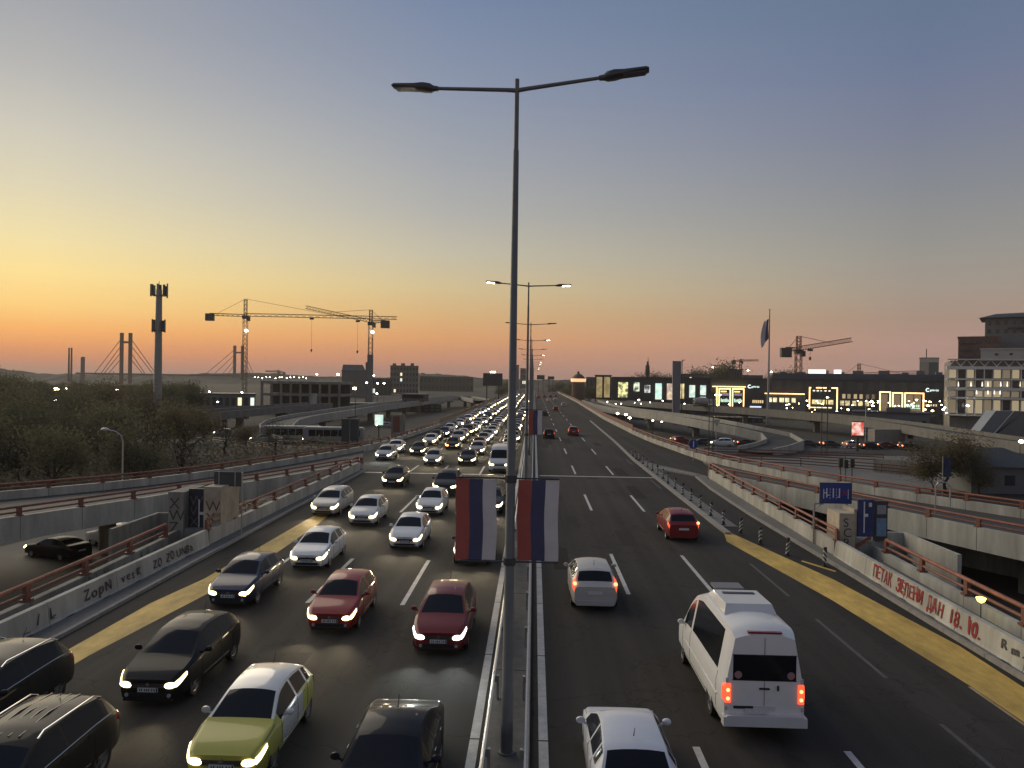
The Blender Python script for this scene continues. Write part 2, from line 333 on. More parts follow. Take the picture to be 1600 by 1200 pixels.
# ------------------------------------------------------------------ median, guardrails
med = struct(link('median_strip', None))
MEDM = mat('median_concrete', (0.13, 0.122, 0.11), 0.9, var=0.3, scale=3, bump=0.3)
y = -10.0
while y < 600:
    L_ = 8.0 if y < 120 else 96.0
    build(MB().box(-0.98, 0.02, y + 0.02, y + L_ - 0.02, 0, 0.13), 'median_slab', MEDM, med); y += L_
wprof = [(0.0, 0.0), (0.045, 0.03), (0.045, 0.085), (0.0, 0.125), (0.0, 0.185), (0.045, 0.225), (0.045, 0.28), (0.0, 0.31)]
def wbeam(L_):
    mb = MB(); n = len(wprof)
    for off in (0, -0.006):
        for k in range(n - 1):
            a, b = wprof[k], wprof[k + 1]
            mb.add([(a[0] + off, 0, a[1]), (b[0] + off, 0, b[1]), (b[0] + off, L_, b[1]), (a[0] + off, L_, a[1])], [(0, 1, 2, 3)])
    mb.box(-0.04, 0.0, 0, L_, 0.31, 0.325); return mb.mesh('beam')
bm4, bm48 = wbeam(4.0), wbeam(48.0); bm4.materials.append(STEEL); bm48.materials.append(STEEL)
post_me = MB().box(-0.06, 0.0, -0.05, 0.05, 0.0, 0.62).box(0, 0.07, -0.03, 0.03, 0.45, 0.6).mesh('post'); post_me.materials.append(STEEL)
for X, sg, lab in ((-0.86, -1, 'corrugated steel guardrail along the median on the side of the oncoming headlights'), (-0.12, 1, 'corrugated steel guardrail along the median on the side of the receding tail lights')):
    gr = thing('guardrail', lab, 'guardrail', (X, 0, 0), 0, 'guardrails on the median')
    y = 4.0
    while y < 480:
        L_ = 4.0 if y < 88 else 48.0
        o = link('beam', bm4 if L_ == 4 else bm48, None, gr, (sg * 0.07, y + (0 if sg > 0 else L_), 0.5 + rng.uniform(-0.012, 0.012)), (0, 0, 0 if sg > 0 else math.pi))
        for yy in ([y] if L_ == 4 else [y + 8 * q for q in range(6)]):
            if yy < 200: link('post', post_me, None, gr, (0, yy, 0.12), (0, 0, 0 if sg > 0 else math.pi))
        y += L_

# ------------------------------------------------------------------ barriers and parapets
def resample(pts, seg):
    P = [Vector(p) for p in pts]; out = [P[0]]; acc = 0.0; L_ = [0.0]
    for a, b in zip(P[:-1], P[1:]): L_.append(L_[-1] + (b - a).length)
    n = max(1, round(L_[-1] / seg))
    res = []
    for k in range(n + 1):
        t = L_[-1] * k / n; i = 0
        while i < len(L_) - 2 and L_[i + 1] < t: i += 1
        u = (t - L_[i]) / max(1e-6, L_[i + 1] - L_[i]); res.append(P[i].lerp(P[i + 1], u))
    return res
def smooth(pts, it=3):
    P = [Vector(p) for p in pts]
    for _ in range(it):
        Q = [P[0]]
        for a, b in zip(P[:-1], P[1:]): Q += [a.lerp(b, 0.25), a.lerp(b, 0.75)]
        Q.append(P[-1]); P = Q
    return P
def seg_panel(p, q, w, prof, gap, notch=None):
    """panel between p and q extruded from a cross profile [(offset, z)]"""
    u = (q - p).normalized(); s = Vector((u.y, -u.x, 0)); p = p + u * gap / 2; q = q - u * gap / 2
    n = len(prof); vs = []
    for e in (p, q):
        for o, z in prof: vs.append(e + s * o + Vector((0, 0, z)))
    fs = [tuple(range(n - 1, -1, -1)), tuple(range(n, 2 * n))] + [(i, (i + 1) % n, (i + 1) % n + n, i + n) for i in range(n)]
    return MB().add(vs, fs)
def parapet(name, label, cat, line, seg, prof, mats, rail=None, group=None, rail_z=(0.5, 1.0), double=True, post_every=1, r=0.07, gap=0.03):
    t = thing(name, label, cat, group=group)
    P = resample(line, seg)
    for p, q in zip(P[:-1], P[1:]): build(seg_panel(p, q, 0, prof, gap), 'panel', mats, t)
    if rail:
        for k, p in enumerate(P):
            if k % post_every: continue
            u = (P[min(k + 1, len(P) - 1)] - P[max(k - 1, 0)]).normalized(); M = Matrix.Translation(p) @ Matrix(((u.y, u.x, 0, 0), (-u.x, u.y, 0, 0), (0, 0, 1, 0), (0, 0, 0, 1)))
            build(MB().box(-0.07, 0.07, -0.13, 0.13, rail_z[0] - 0.12, rail_z[1] - 0.02, M=M).box(-0.16, 0.16, -0.16, 0.16, rail_z[0] - 0.02, rail_z[0] + 0.06, M=M), 'post', RUST_D, t)
        build(MB().tube([p + Vector((0, 0, rail_z[1])) for p in P], r, 8), 'top_rail', rail, t, True)
        if double:
            zm = rail_z[0] + (rail_z[1] - rail_z[0]) * 0.42
            build(MB().tube([p + Vector((0, 0, zm)) for p in P], r * 0.75, 8), 'middle_rail', RUST_D, t, True)
    return t
V = lambda l, z=0.0: [Vector((p[0], p[1], z)) for p in l]
JERSEY_R = [(-0.24, 0.0), (-0.16, 0.18), (-0.08, 0.86), (0.12, 0.86), (0.16, 0.0)]
JERSEY_L = [(-0.16, 0.0), (-0.12, 0.9), (0.08, 0.9), (0.16, 0.18), (0.24, 0.0)]
WALL_THIN = [(-0.13, -4.0), (-0.13, 0.55), (0.13, 0.55), (0.13, -4.0)]
LOWWALL = [(-0.13, -0.02), (-0.13, 0.55), (0.13, 0.55), (0.13, -0.02)]
BEAMP = [(-0.15, -0.85), (-0.15, 0.5), (0.15, 0.5), (0.15, -0.85)]
A_R1 = [(14.55, 4), (14.6, 18), (14.78, 30), (15.02, 38.2)]
A_R2 = [(15.04, 38.3), (15.4, 55), (15.95, 69.6)]
A_L1 = [(-16.1, 37.5), (-16.08, 28), (-16.05, 18), (-16.0, 4)]
A_L2 = [(-15.98, 70), (-16.05, 50), (-16.1, 37.6)]
bar_r = parapet('concrete_barrier', 'pale concrete road barrier with red spray-painted Cyrillic lettering and dark drain notches', 'barrier', V(A_R1), 4.0, JERSEY_R, CONC)
bar_l = parapet('concrete_barrier', 'pale concrete road barrier covered in black scrawled graffiti beside the dark cars', 'barrier', V(A_L1), 4.0, JERSEY_R, CONC)
par_r2 = parapet('roadside_parapet', 'cream parapet with red-brown rails from the ramp nose to the blue lane sign', 'parapet', V(A_R2), 3.2, LOWWALL[:1] + [(-0.13, 0.8), (0.13, 0.8)] + [(0.13, -4.0), (-0.13, -4.0)][:1], CONC, RUST, rail_z=(0.82, 1.35))
par_l2 = parapet('roadside_parapet', 'concrete parapet with red-brown rails behind the silver car with lit headlights', 'parapet', V(A_L2), 3.2, [(-0.13, -4.0), (-0.13, 0.8), (0.13, 0.8), (0.13, -4.0)], CONC, RUST, rail_z=(0.82, 1.35))
# drain notches (black mouths at the foot)
notch_me = MB().box(-0.012, 0.0, -0.28, 0.28, 0.0, 0.09).box(-0.014, -0.012, -0.2, 0.2, 0.09, 0.115).mesh('drain_notch'); notch_me.materials.append(BLACK)
for bar, line, sg in ((bar_r, A_R1, -1), (bar_l, A_L1[::-1], 1)):
    y = 8.0
    while y < 37:
        x = float(np.interp(y, [p[1] for p in line], [p[0] for p in line])) + sg * 0.2265
        link('drain_notch', notch_me, None, bar, (x, y, 0.02), (0, 0, 0 if sg < 0 else math.pi)); y += 2.25
GRAF = mat('red_spray', (0.30, 0.022, 0.018), 0.8, var=0.2, scale=8); GRAFK = mat('black_spray', (0.07, 0.065, 0.06), 0.8, var=0.5, scale=6)
def graffiti(par, s, size, x, y, z, sg, m, wmax=None, shear=0.0, tilt=None):
    me = text_mesh(s, size, shear=shear, bold=0.0); me.materials.append(m)
    xs = [v.co.x for v in me.vertices]; w = max(xs) - min(xs)
    # face direction follows the leaning jersey face
    up = Vector((-sg * 0.118, 0, 1)) if tilt is None else Vector(tilt)
    o = link('graffiti_lettering', me, None, par, (x, y, z), frame_rot((0, -1, 0) if sg < 0 else (0, 1, 0), up))
    o.rotation_euler.rotate_axis('Z', rng.uniform(-.14, .14))
    if wmax: o.scale = (min(1.3, wmax / w), 1, 1)
    return o
def face_x(line, y, z, sg): return float(np.interp(y, [p[1] for p in line], [p[0] for p in line])) + sg * (0.16 - 0.118 * (z - 0.18) + 0.02)
def graf_run(bar, line, s, size, y0, y1, z, sg, m, bold=0.0):
    n = len(s)
    for k, ch in enumerate(s):
        if ch == ' ': continue
        yy = y0 + (y1 - y0) * k / n
        graffiti(bar, ch, size * rng.uniform(0.92, 1.08), face_x(line, yy, z, sg), yy, z + rng.uniform(-0.03, 0.03), sg, m, wmax=abs(y1 - y0) / n * 0.82)
        o2 = graffiti(bar, ch, size * rng.uniform(0.92, 1.08), face_x(line, yy, z, sg) + sg * 0.004, yy - sg * -0.035, z + rng.uniform(-0.02, 0.04), sg, m, wmax=abs(y1 - y0) / n * 0.82)
graf_run(bar_r, A_R1, 'ПЕТАК ЗЕЛЕНИ ДАН 18.10.', 0.72, 33.6, 25.1, 0.26, -1, GRAF)
graf_run(bar_r, A_R1, 'Rm~', 0.4, 24.2, 22.6, 0.4, -1, GRAFK)
AL = A_L1[::-1]
graf_run(bar_l, AL, 'ZopN', 0.55, 26.9, 28.7, 0.3, 1, GRAFK); graf_run(bar_l, AL, 'vesK', 0.46, 29.4, 30.9, 0.32, 1, GRAFK)
graf_run(bar_l, AL, 'ZO ZO', 0.5, 31.9, 33.8, 0.28, 1, GRAFK); graf_run(bar_l, AL, 'UNBa', 0.5, 34.0, 35.8, 0.26, 1, GRAFK); graf_run(bar_l, AL, '_/L', 0.5, 23.6, 25.6, 0.3, 1, GRAFK)

# bus-stop platforms behind the barriers with outer parapets
platform_r = struct(strip('bus_stop_pavement', V([(14.75, 4), (14.8, 18), (14.98, 30), (15.2, 38)]), V([(16.35, 4), (16.4, 18), (16.7, 28), (17.0, 37.4)]), 0, 0.12, PAVE))
platform_l = struct(strip('bus_stop_pavement', V([(-17.5, 4), (-17.55, 18), (-17.7, 28), (-18.0, 37.4)]), V([(-16.2, 4), (-16.22, 18), (-16.25, 28), (-16.3, 38)]), 0, 0.12, PAVE))
A2_R = [(16.15, 4), (16.2, 18), (16.5, 28), (16.85, 37)]
A2_L = [(-17.9, 37), (-17.45, 28), (-17.25, 18), (-17.2, 4)]
p2r = parapet('platform_parapet', 'concrete parapet with thick orange-brown rails and a small yellow lamp on it', 'parapet', V(A2_R), 3.8, WALL_THIN, CONC, RUST, rail_z=(0.57, 1.15), r=0.085)
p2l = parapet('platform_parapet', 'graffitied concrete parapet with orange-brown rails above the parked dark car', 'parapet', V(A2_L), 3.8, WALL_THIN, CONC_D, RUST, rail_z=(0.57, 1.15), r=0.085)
for s_, y0, y1 in (('&ks', 34, 36.2), ('BLN', 29.6, 31.4), ('ks', 24, 25)):
    for k, ch in enumerate(s_):
        yy = y0 + (y1 - y0) * k / len(s_); xx = float(np.interp(yy, [p[1] for p in A2_L[::-1]], [p[0] for p in A2_L[::-1]])) + 0.137
        graffiti(p2l, ch, 0.5, xx, yy, 0.12, 1, mat('faded_spray', (0.1, 0.1, 0.1), 0.9), tilt=(0, 0, 1))
# ramps
RN = smooth(V([(16.0, 70.2), (18.3, 65.0), (20.5, 59.6), (22.75, 52.5), (26.0, 43.5), (30.5, 34), (37, 24)]))
RF = smooth(V([(16.6, 128.5), (16.9, 112), (17.8, 100), (18.7, 85.5), (23.4, 68.6), (26.9, 60.3), (32.1, 51.2), (37.5, 42), (46, 30)]))
LN = smooth(V([(-16.2, 72), (-17.6, 69.5), (-20.1, 61.4), (-22.5, 55.4), (-24.4, 51.6), (-26.6, 46.2), (-29.4, 40.4), (-34, 31), (-41, 20)]))
LF = smooth(V([(-17.3, 140), (-18.3, 110), (-19.6, 92), (-21.8, 81.5), (-24.7, 71.2), (-27.3, 62.6), (-31.5, 55), (-35.8, 49.9), (-42, 42), (-52, 30)]))
def ramp_deck(name, a, b, z=0.0, bottom=-0.8):
    n = 40; A = resample(a, sum((q - p).length for p, q in zip(a[:-1], a[1:])) / n); B = resample(b, sum((q - p).length for p, q in zip(b[:-1], b[1:])) / n)
    n = min(len(A), len(B)); mb = MB()
    for k in range(n - 1):
        up = Vector((0, 0, z)); dn = Vector((0, 0, bottom))
        mb.add([A[k] + up, B[k] + up, B[k + 1] + up, A[k + 1] + up], [(0, 1, 2, 3)]); mb.add([A[k] + dn, B[k] + dn, B[k + 1] + dn, A[k + 1] + dn], [(3, 2, 1, 0)], 1)
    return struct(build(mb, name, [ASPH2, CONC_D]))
def crop(pts, ymax): return [p for p in pts if p.y <= ymax]
ramp_deck('ramp_road', crop(RN, 70.2), crop(RF, 86), -0.012, -0.7)
ramp_deck('ramp_road', crop(LN, 72), crop(LF, 92), -0.012, -0.7)
parapet('ramp_parapet', 'cream concrete edge beam with red-brown rails on the ramp behind the blue lane sign', 'parapet', RN, 3.4, BEAMP, CONC, RUST, rail_z=(0.5, 1.0), r=0.075)
parapet('ramp_parapet', 'curving cream wall with red-brown rail beyond the delineator posts', 'parapet', RF, 3.6, [(-0.15, -4.0), (-0.15, 0.62), (0.15, 0.62), (0.15, -4.0)], CONC, RUST, rail_z=(0.62, 1.08), r=0.075)
parapet('ramp_parapet', 'concrete edge beam with red-brown rails above the dark underpass and its cars', 'parapet', LN, 3.6, BEAMP, CONC, RUST, rail_z=(0.5, 1.0), r=0.075)
parapet('ramp_parapet', 'concrete wall with red-brown rail on the ramp edge below the dark trees', 'parapet', LF, 3.6, [(-0.15, -0.85), (-0.15, 0.55), (0.15, 0.55), (0.15, -0.85)], CONC, RUST, rail_z=(0.55, 1.0), r=0.075)
# far parapets along the highway
FR = V([(16.6, 129), (16.3, 180), (18.4, 337), (19, 620)]); FL = V([(-16.6, 620), (-17.2, 337), (-16.8, 180), (-17.2, 141)])
for nm, ln, lab in (('highway_parapet', FR, 'pale low wall with brown railing along the empty road towards the domed tower'), ('highway_parapet', FL, 'pale low wall with brown railing along the far queue of headlights')):
    t = thing(nm, lab, 'parapet'); P = resample(ln, 24)
    for p, q in zip(P[:-1], P[1:]):
        build(seg_panel(p, q, 0, [(-0.15, -4.0), (-0.15, 0.7), (0.15, 0.7), (0.15, -4.0)], 0.04), 'panel', CONC, t)
        s = 0.9 if ln is FR else -0.9
        build(seg_panel(p, q, 0, [(-0.04 + (0.0), 0.7), (-0.04, 1.5), (0.04, 1.5), (0.04, 0.7)], 0.04), 'railing', RUST_D, t)
# piers under the ramps
def pier(x, y, ztop, label, w=1.1, d=1.1):
    t = thing('ramp_pier', label, 'pier', (x, y, -4.0), group='piers under the ramps')
    build(MB().lathe([(w / 2, 0), (w / 2, ztop + 4 - 0.4), (w * 0.75, ztop + 4)], 16), 'shaft', CONC_D, t, True)
    build(MB().box(-w * 1.3, w * 1.3, -d * 0.6, d * 0.6, ztop + 3.65, ztop + 4.0), 'cap', CONC_D, t)
for x, y in ((25.5, 57), (30.2, 47.5), (-29.5, 52.5), (-34.5, 44.5)): pier(x, y, -0.72, 'round concrete pier in the dark under the roadside ramp')
# retaining walls closing the underpass sides + lower road
struct(strip('underpass_road', V([(-44, 20), (-40, 40), (-37, 60), (-30, 80)]), V([(-24, 20), (-23, 40), (-23, 60), (-21, 80)]), 0, -3.96, ASPH2))
struct(strip('underpass_road', V([(20, 10), (20.5, 40), (20.5, 56)]), V([(34, 10), (34, 40), (34, 60)]), 0, -3.96, ASPH2))
kerb([(24.5, 10), (24.5, 38)], 0.3, 0.14, z=-3.96, name='underpass_kerb', seg=4)
sheet('grass_verge', [(-23.5, 6), (-18, 6), (-18, 44), (-21.5, 47), (-23.5, 44)], -3.93, LAWN, None)['kind'] = 'structure'

# ------------------------------------------------------------------ stair portals at the platform ends
BLUE = mat('sign_blue', (0.022, 0.05, 0.24), 0.45, var=0.12, scale=3); BLUED = mat('panel_blue_dark', (0.025, 0.04, 0.11), 0.5, var=0.25, scale=4)
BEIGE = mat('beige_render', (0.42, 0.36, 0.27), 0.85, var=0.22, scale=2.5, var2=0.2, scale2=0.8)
def portal(sg, label):
    t = thing('stair_portal', label, 'stair portal')
    if sg > 0:
        build(MB().box(15.25, 16.05, 38.6, 40.2, 0, 2.12), 'pillar', BEIGE, t)
        for k, ch in enumerate('SCR'): graffiti(t, ch, 0.62, 15.3 + 0.14, 38.592, 1.45 - 0.5 * k, -1, GRAFK, tilt=(0, 0, 1)).rotation_euler = frame_rot((1, 0, 0), (0, 0, 1))
        build(MB().box(16.05, 16.2, 38.8, 40.2, 0, 2.3), 'pillar', BEIGE, t)
        b = build(MB().box(16.22, 17.02, 38.75, 38.85, 0.95, 2.8), 'blue_panel', mat('panel_blue_worn', (0.03, 0.045, 0.15), 0.6, var=0.4, scale=3), t)
        build(MB().box(16.5, 16.56, 38.735, 38.745, 1.15, 2.7).box(16.56, 16.72, 38.735, 38.745, 1.95, 2.1).box(16.75, 16.9, 38.735, 38.745, 2.45, 2.65), 'panel_mark', WHITE, b)
        build(MB().box(17.06, 17.66, 38.7, 38.95, 0.75, 2.75), 'advert_case', DARK, t)
        build(MB().box(17.12, 17.6, 38.685, 38.695, 1.0, 1.9), 'advert_sheet', mat('advert_pale_blue', (0.16, 0.27, 0.38), 0.4, var=0.35, scale=6), t)
        build(MB().box(17.14, 17.58, 38.685, 38.695, 2.1, 2.55), 'advert_sheet', mat('advert_grey', (0.3, 0.32, 0.33), 0.4, var=0.2, scale=6), t)
        build(MB().box(16.05, 17.7, 38.7, 40.2, -0.2, 0.7), 'stair_wall', CONC_D, t)
        build(MB().add([(16.08, 38.65, 0.35), (16.85, 38.65, 0.85), (16.85, 38.65, 1.05), (16.08, 38.65, 0.55), (16.08, 38.69, 0.35), (16.85, 38.69, 0.85), (16.85, 38.69, 1.05), (16.08, 38.69, 0.55)], [(0, 1, 2, 3), (7, 6, 5, 4), (0, 4, 5, 1), (3, 2, 6, 7), (1, 5, 6, 2), (0, 3, 7, 4)]), 'rust_cover', RUST, t)
        build(MB().box(16.95, 20.6, 42.8, 43.0, -4, 0.45).box(16.95, 17.15, 37.2, 42.8, -4, 0.5).box(20.4, 20.6, 37.4, 42.8, -4, 0.45), 'stairwell_wall', CONC, t)
        for k in range(10): build(MB().box(17.15, 20.4, 42.4 - 0.5 * k, 42.8 - 0.5 * k, -4, -0.35 - 0.33 * k), 'step', PAVE, t)
    else:
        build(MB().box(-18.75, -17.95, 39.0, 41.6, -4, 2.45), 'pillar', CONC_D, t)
        build(MB().box(-16.9, -16.0, 39.0, 41.4, -4, 2.75), 'pillar', BEIGE, t)
        for k, ch in enumerate('XWZE'): graffiti(t, ch, 0.8, -18.7, 38.99, 1.6 - 0.62 * k, 1, GRAFK).rotation_euler = frame_rot((1, 0, 0), (0, 0, 1))
        for k, ch in enumerate('WXAM'): graffiti(t, ch, 0.75, -16.8, 38.99, 1.5 - 0.6 * k, 1, mat('brown_spray', (0.12, 0.07, 0.055), 0.9)).rotation_euler = frame_rot((1, 0, 0), (0, 0, 1))
        b = build(MB().box(-17.95, -16.9, 39.6, 39.75, 0.3, 2.55), 'dark_panel', mat('panel_slate', (0.03, 0.032, 0.05), 0.6, var=0.4, scale=3), t)
        build(MB().box(-17.42, -17.36, 39.57, 39.59, 0.2, 2.0).box(-17.36, -17.14, 39.57, 39.59, 1.2, 1.35), 'panel_mark', WHITE, b)
        for k, ch in enumerate('WVX'): graffiti(t, ch, 0.7, -17.9, 39.59, 1.7 - 0.55 * k, 1, mat('grey_spray', (0.13, 0.13, 0.14), 0.9)).rotation_euler = frame_rot((1, 0, 0), (0, 0, 1))
        build(MB().box(-18.0, -16.0, 39.1, 39.58, -0.2, 0.55), 'stair_wall', CONC_D, t)
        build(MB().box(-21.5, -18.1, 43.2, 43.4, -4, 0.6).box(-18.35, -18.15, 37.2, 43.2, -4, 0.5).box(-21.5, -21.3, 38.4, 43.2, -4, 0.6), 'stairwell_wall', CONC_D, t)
        for k in range(10): build(MB().box(-21.3, -18.35, 42.8 - 0.5 * k, 43.2 - 0.5 * k, -4, -0.35 - 0.33 * k), 'step', PAVE, t)
portal(1, 'beige graffitied stair pillar with a blue panel and advert case behind the parapet')
portal(-1, 'grimy graffitied stair portal with a dark blue panel below the ramp parapet')

# ------------------------------------------------------------------ signs
def arrow(mb, x, z, h, bend=0, t=0.045, y=0):
    mb.box(x - t / 2, x + t / 2, y - 0.006, y, z, z + h)
    if bend: mb.box(min(x, x + bend), max(x, x + bend), y - 0.0055, y - 0.0005, z, z + t)
s = thing('lane_sign', 'blue lane sign with white arrows and a red cross above the roadside parapet', 'road sign', (16.0, 41.0, 0))
fr = build(MB().box(-0.8, 0.75, -0.05, 0.05, 2.3, 3.28), 'sign_face', BLUE, s)
mk = MB()
for x in (-0.5, -0.16, 0.16): mk.box(x - 0.03, x + 0.03, -0.062, -0.056, 2.55, 3.05)
mk.box(-0.68, -0.64, -0.062, -0.056, 2.5, 3.0).box(-0.64, -0.53, -0.0615, -0.0565, 2.78, 2.83).box(-0.47, -0.36, -0.0615, -0.0565, 2.66, 2.71).box(0.05, 0.13, -0.0615, -0.0565, 2.56, 2.61)
for x in (-0.33, 0.0):
    for q in range(4): mk.box(x - 0.012, x + 0.012, -0.062, -0.056, 2.5 + 0.15 * q, 2.58 + 0.15 * q)
mk.box(0.6, 0.63, -0.062, -0.056, 2.5, 3.0)
o = build(mk, 'lane_arrows', WHITE, fr); o['kind'] = 'stuff'
Mx = Matrix.Translation((0.42, 0, 2.8)) @ Matrix.Rotation(R(45), 4, 'Y')
build(MB().box(-0.16, 0.16, -0.066, -0.06, -0.025, 0.025, M=Mx).box(-0.025, 0.025, -0.0655, -0.0605, -0.16, 0.16, M=Mx), 'red_cross', mat('sign_red', (0.4, 0.03, 0.04), 0.5), fr)
build(MB().box(-0.86, -0.8, -0.055, 0.055, 2.24, 3.34).box(0.75, 0.81, -0.055, 0.055, 2.24, 3.34).box(-0.8, 0.75, -0.055, 0.055, 3.28, 3.34).box(-0.8, 0.75, -0.055, 0.055, 2.24, 2.3), 'sign_frame', BLUED, s)
build(MB().tube([(-1.1, 0.1, -4), (-1.1, 0.1, 2.2)], 0.05).tube([(-1.1, 0.1, 2.2), (-0.6, 0.1, 2.2)], 0.04).tube([(-1.08, 0.1, 1.9), (-0.7, 0.1, 2.2)], 0.03).tube([(0.6, 0.1, -4), (0.6, 0.1, 2.3)], 0.05), 'post', STEEL, s, True)
s = thing('sign_board', 'unlit dark sign board seen from behind on a thin post above the left parapet', 'road sign', (-16.06, 40.0, 0))
build(MB().box(-0.72, 0.72, -0.03, 0.03, 2.66, 3.42), 'sign_face', mat('sign_back', (0.055, 0.06, 0.062), 0.6, var=0.2), s)
build(MB().box(-0.48, -0.44, -0.05, -0.03, 2.66, 3.42).box(0.38, 0.42, -0.05, -0.03, 2.66, 3.42), 'bracket', STEEL, s)
build(MB().tube([(0.76, 0, 0.1), (0.76, 0, 3.4)], 0.04).tube([(-0.45, 0.08, -0.1), (-0.45, 0.08, 3.3)], 0.035), 'post', STEEL, s, True)
s = thing('keep_sign', 'round blue sign with a white upright arrow on a thin post at the ramp wall', 'road sign', (17.6, 85.0, 0))
build(MB().lathe([(0.0, -0.02), (0.52, -0.02), (0.52, 0.02), (0, 0.02)], 24, axis='Y', c=(0, 0, 1.85)), 'sign_disc', BLUE, s, True)
build(MB().box(-0.05, 0.05, -0.03, -0.022, 1.5, 2.2), 'arrow', WHITE, s); build(MB().tube([(0, 0.05, 0), (0, 0.05, 2.2)], 0.04), 'post', STEEL, s, True)
s = thing('yield_sign', 'grey triangular sign back on a tall post over the ramp street', 'road sign', (25.5, 108, -4))
build(MB().add([(-0.6, 0, 7.6), (0.6, 0, 7.6), (0, 0, 6.6), (-0.6, 0.03, 7.6), (0.6, 0.03, 7.6), (0, 0.03, 6.6)], [(0, 2, 1), (3, 4, 5), (0, 1, 4, 3), (1, 2, 5, 4), (2, 0, 3, 5)]), 'sign_plate', STEEL, s); build(MB().tube([(0, 0.06, 0), (0, 0.06, 7.7)], 0.05), 'post', STEEL, s, True)
# small yellow lamp on the parapet
s = thing('wall_lamp', 'small lit yellow lamp on a thin stalk at the orange-brown rail', 'lamp', (15.9, 27.6, 0.12))
build(MB().tube([(0, 0, 0), (0, 0, 0.75)], 0.018), 'stalk', DARK, s, True)
build(MB().lathe([(0.03, 0.72), (0.12, 0.78), (0.17, 0.9), (0.1, 0.93), (0, 0.93)], 12), 'lamp_head', emis('lamp_yellow', (1.0, 0.85, 0.15), 3.0), s, True)

# delineator posts
dl_me = MB().lathe([(0.0, 0), (0.15, 0), (0.15, 0.05), (0.085, 0.07), (0.085, 0.88), (0.06, 0.9), (0, 0.9)], 10).mesh('tube', True); dl_me.materials.append(mat('delineator_black', (0.03, 0.028, 0.027), 0.6))
def helix(mb):
    for q in range(3):
        z0 = 0.18 + q * 0.2; vs = []; fs = []
        for k in range(11):
            a = 2 * math.pi * k / 10
            for dz in (0, 0.1): vs.append((0.088 * math.cos(a), 0.088 * math.sin(a), z0 + dz + 0.1 * math.sin(a)))
        for k in range(10): fs.append((2 * k, 2 * k + 2, 2 * k + 3, 2 * k + 1))
        mb.add(vs, fs)
    return mb
st_me = helix(MB()).mesh('white_band'); st_me.materials.append(mat('reflective_white', (0.55, 0.55, 0.53), 0.4))
DEL = [(13.68, 36.28), (12.66, 38.43), (12.11, 41.09), (11.69, 43.43), (11.35, 45.9)] + [(11.3 + 0.1 * (k > 5), 49.0 + 3.1 * k) for k in range(14)]
for k, (x, y) in enumerate(DEL):
    lab = 'black and white striped delineator post, %s' % (['nearest to the yellow band end', 'second from the near end of its row', 'third from the near end of its row', 'fourth from the near end of its row', 'fifth from the near end of its row'][k] if k < 5 else 'one of the far row along the gore kerb')
    t = thing('delineator_post', lab, 'delineator', (x, y, 0.1 if 43 < y < 84 else 0.0), rng.uniform(0, 6), 'delineator posts along the gore'); t.rotation_euler[0] = rng.uniform(-0.05, 0.05); t.rotation_euler[1] = rng.uniform(-0.06, 0.06)
    link('tube', dl_me, None, t); link('white_band', st_me, None, t)

# ------------------------------------------------------------------ street lamps on the median
def lum_mesh():
    mb = MB(); secs = [(0, 0.05, 0.05, 0), (0.1, 0.06, 0.06, 0.0), (0.18, 0.15, 0.085, 0.01), (0.34, 0.2, 0.085, 0.02), (0.55, 0.17, 0.06, 0.025), (1.02, 0.165, 0.045, 0.03), (1.08, 0.13, 0.02, 0.03)]
    n = 12; vs = []; fs = []
    for x, w, h, c in secs:
        for k in range(n):
            a = 2 * math.pi * k / n; ca, sa = math.cos(a), math.sin(a)
            vs.append((x, w * math.copysign(abs(ca) ** 0.6, ca), c + h * math.copysign(abs(sa) ** 0.6, sa)))
    for i in range(len(secs) - 1):
        for k in range(n): fs.append((i * n + k, i * n + (k + 1) % n, (i + 1) * n + (k + 1) % n, (i + 1) * n + k))
    fs.append(tuple(range(n))); fs.append(tuple(range(len(vs) - 1, len(vs) - 1 - n, -1)))
    return mb.add(vs, fs).mesh('luminaire', True, 50)
LUM = lum_mesh(); LUM.materials.append(mat('luminaire_grey', (0.07, 0.075, 0.085), 0.45, metal=0.3))
LENS = MB().box(0.48, 1.0, -0.13, 0.13, -0.035, -0.018).mesh('lens'); LENS.materials.append(mat('lens_off', (0.09, 0.095, 0.1), 0.2))
ARM = MB().tube([(0.0, 0, 0), (0.25, 0, 0.02), (1.85, 0, 0.11)], [0.05, 0.046, 0.038], 10).mesh('arm', True); ARM.materials.append(POLE)
POLE_ME = MB().lathe([(0.2, 0), (0.2, 0.03), (0.138, 0.04), (0.138, 1.4), (0.126, 1.42), (0.064, 13.4), (0.054, 13.45), (0.05, 15.0), (0, 15.02)], 14).mesh('mast', True); POLE_ME.materials.append(POLE)
def lamp_post(y, rot, lit, label, dip=(0, 0)):
    t = thing('street_lamp', label, 'street lamp', (-0.49, y, 0.13), rot, 'twin-arm lamps along the median')
    link('mast', POLE_ME, None, t)
    for k, (sg, on) in enumerate(((1, lit[1]), (-1, lit[0]))):
        a = link('arm', ARM, None, t, (0, 0, 14.75), (0, -dip[k] , 0 if sg > 0 else math.pi))
        l = link('luminaire', LUM, None, t, (sg * 1.82 * math.cos(dip[k]), 0, 14.75 + 0.105 + 1.82 * math.sin(dip[k])), (0, -0.05 - dip[k], 0 if sg > 0 else math.pi))
        link('lens', LENS, LAMPON if on else None, l, (0, 0, 0 if not on else -0.03))
    return t
LY = [17.1, 52.0, 87.0, 121, 155, 189, 223, 257, 291, 325, 359, 393, 427]
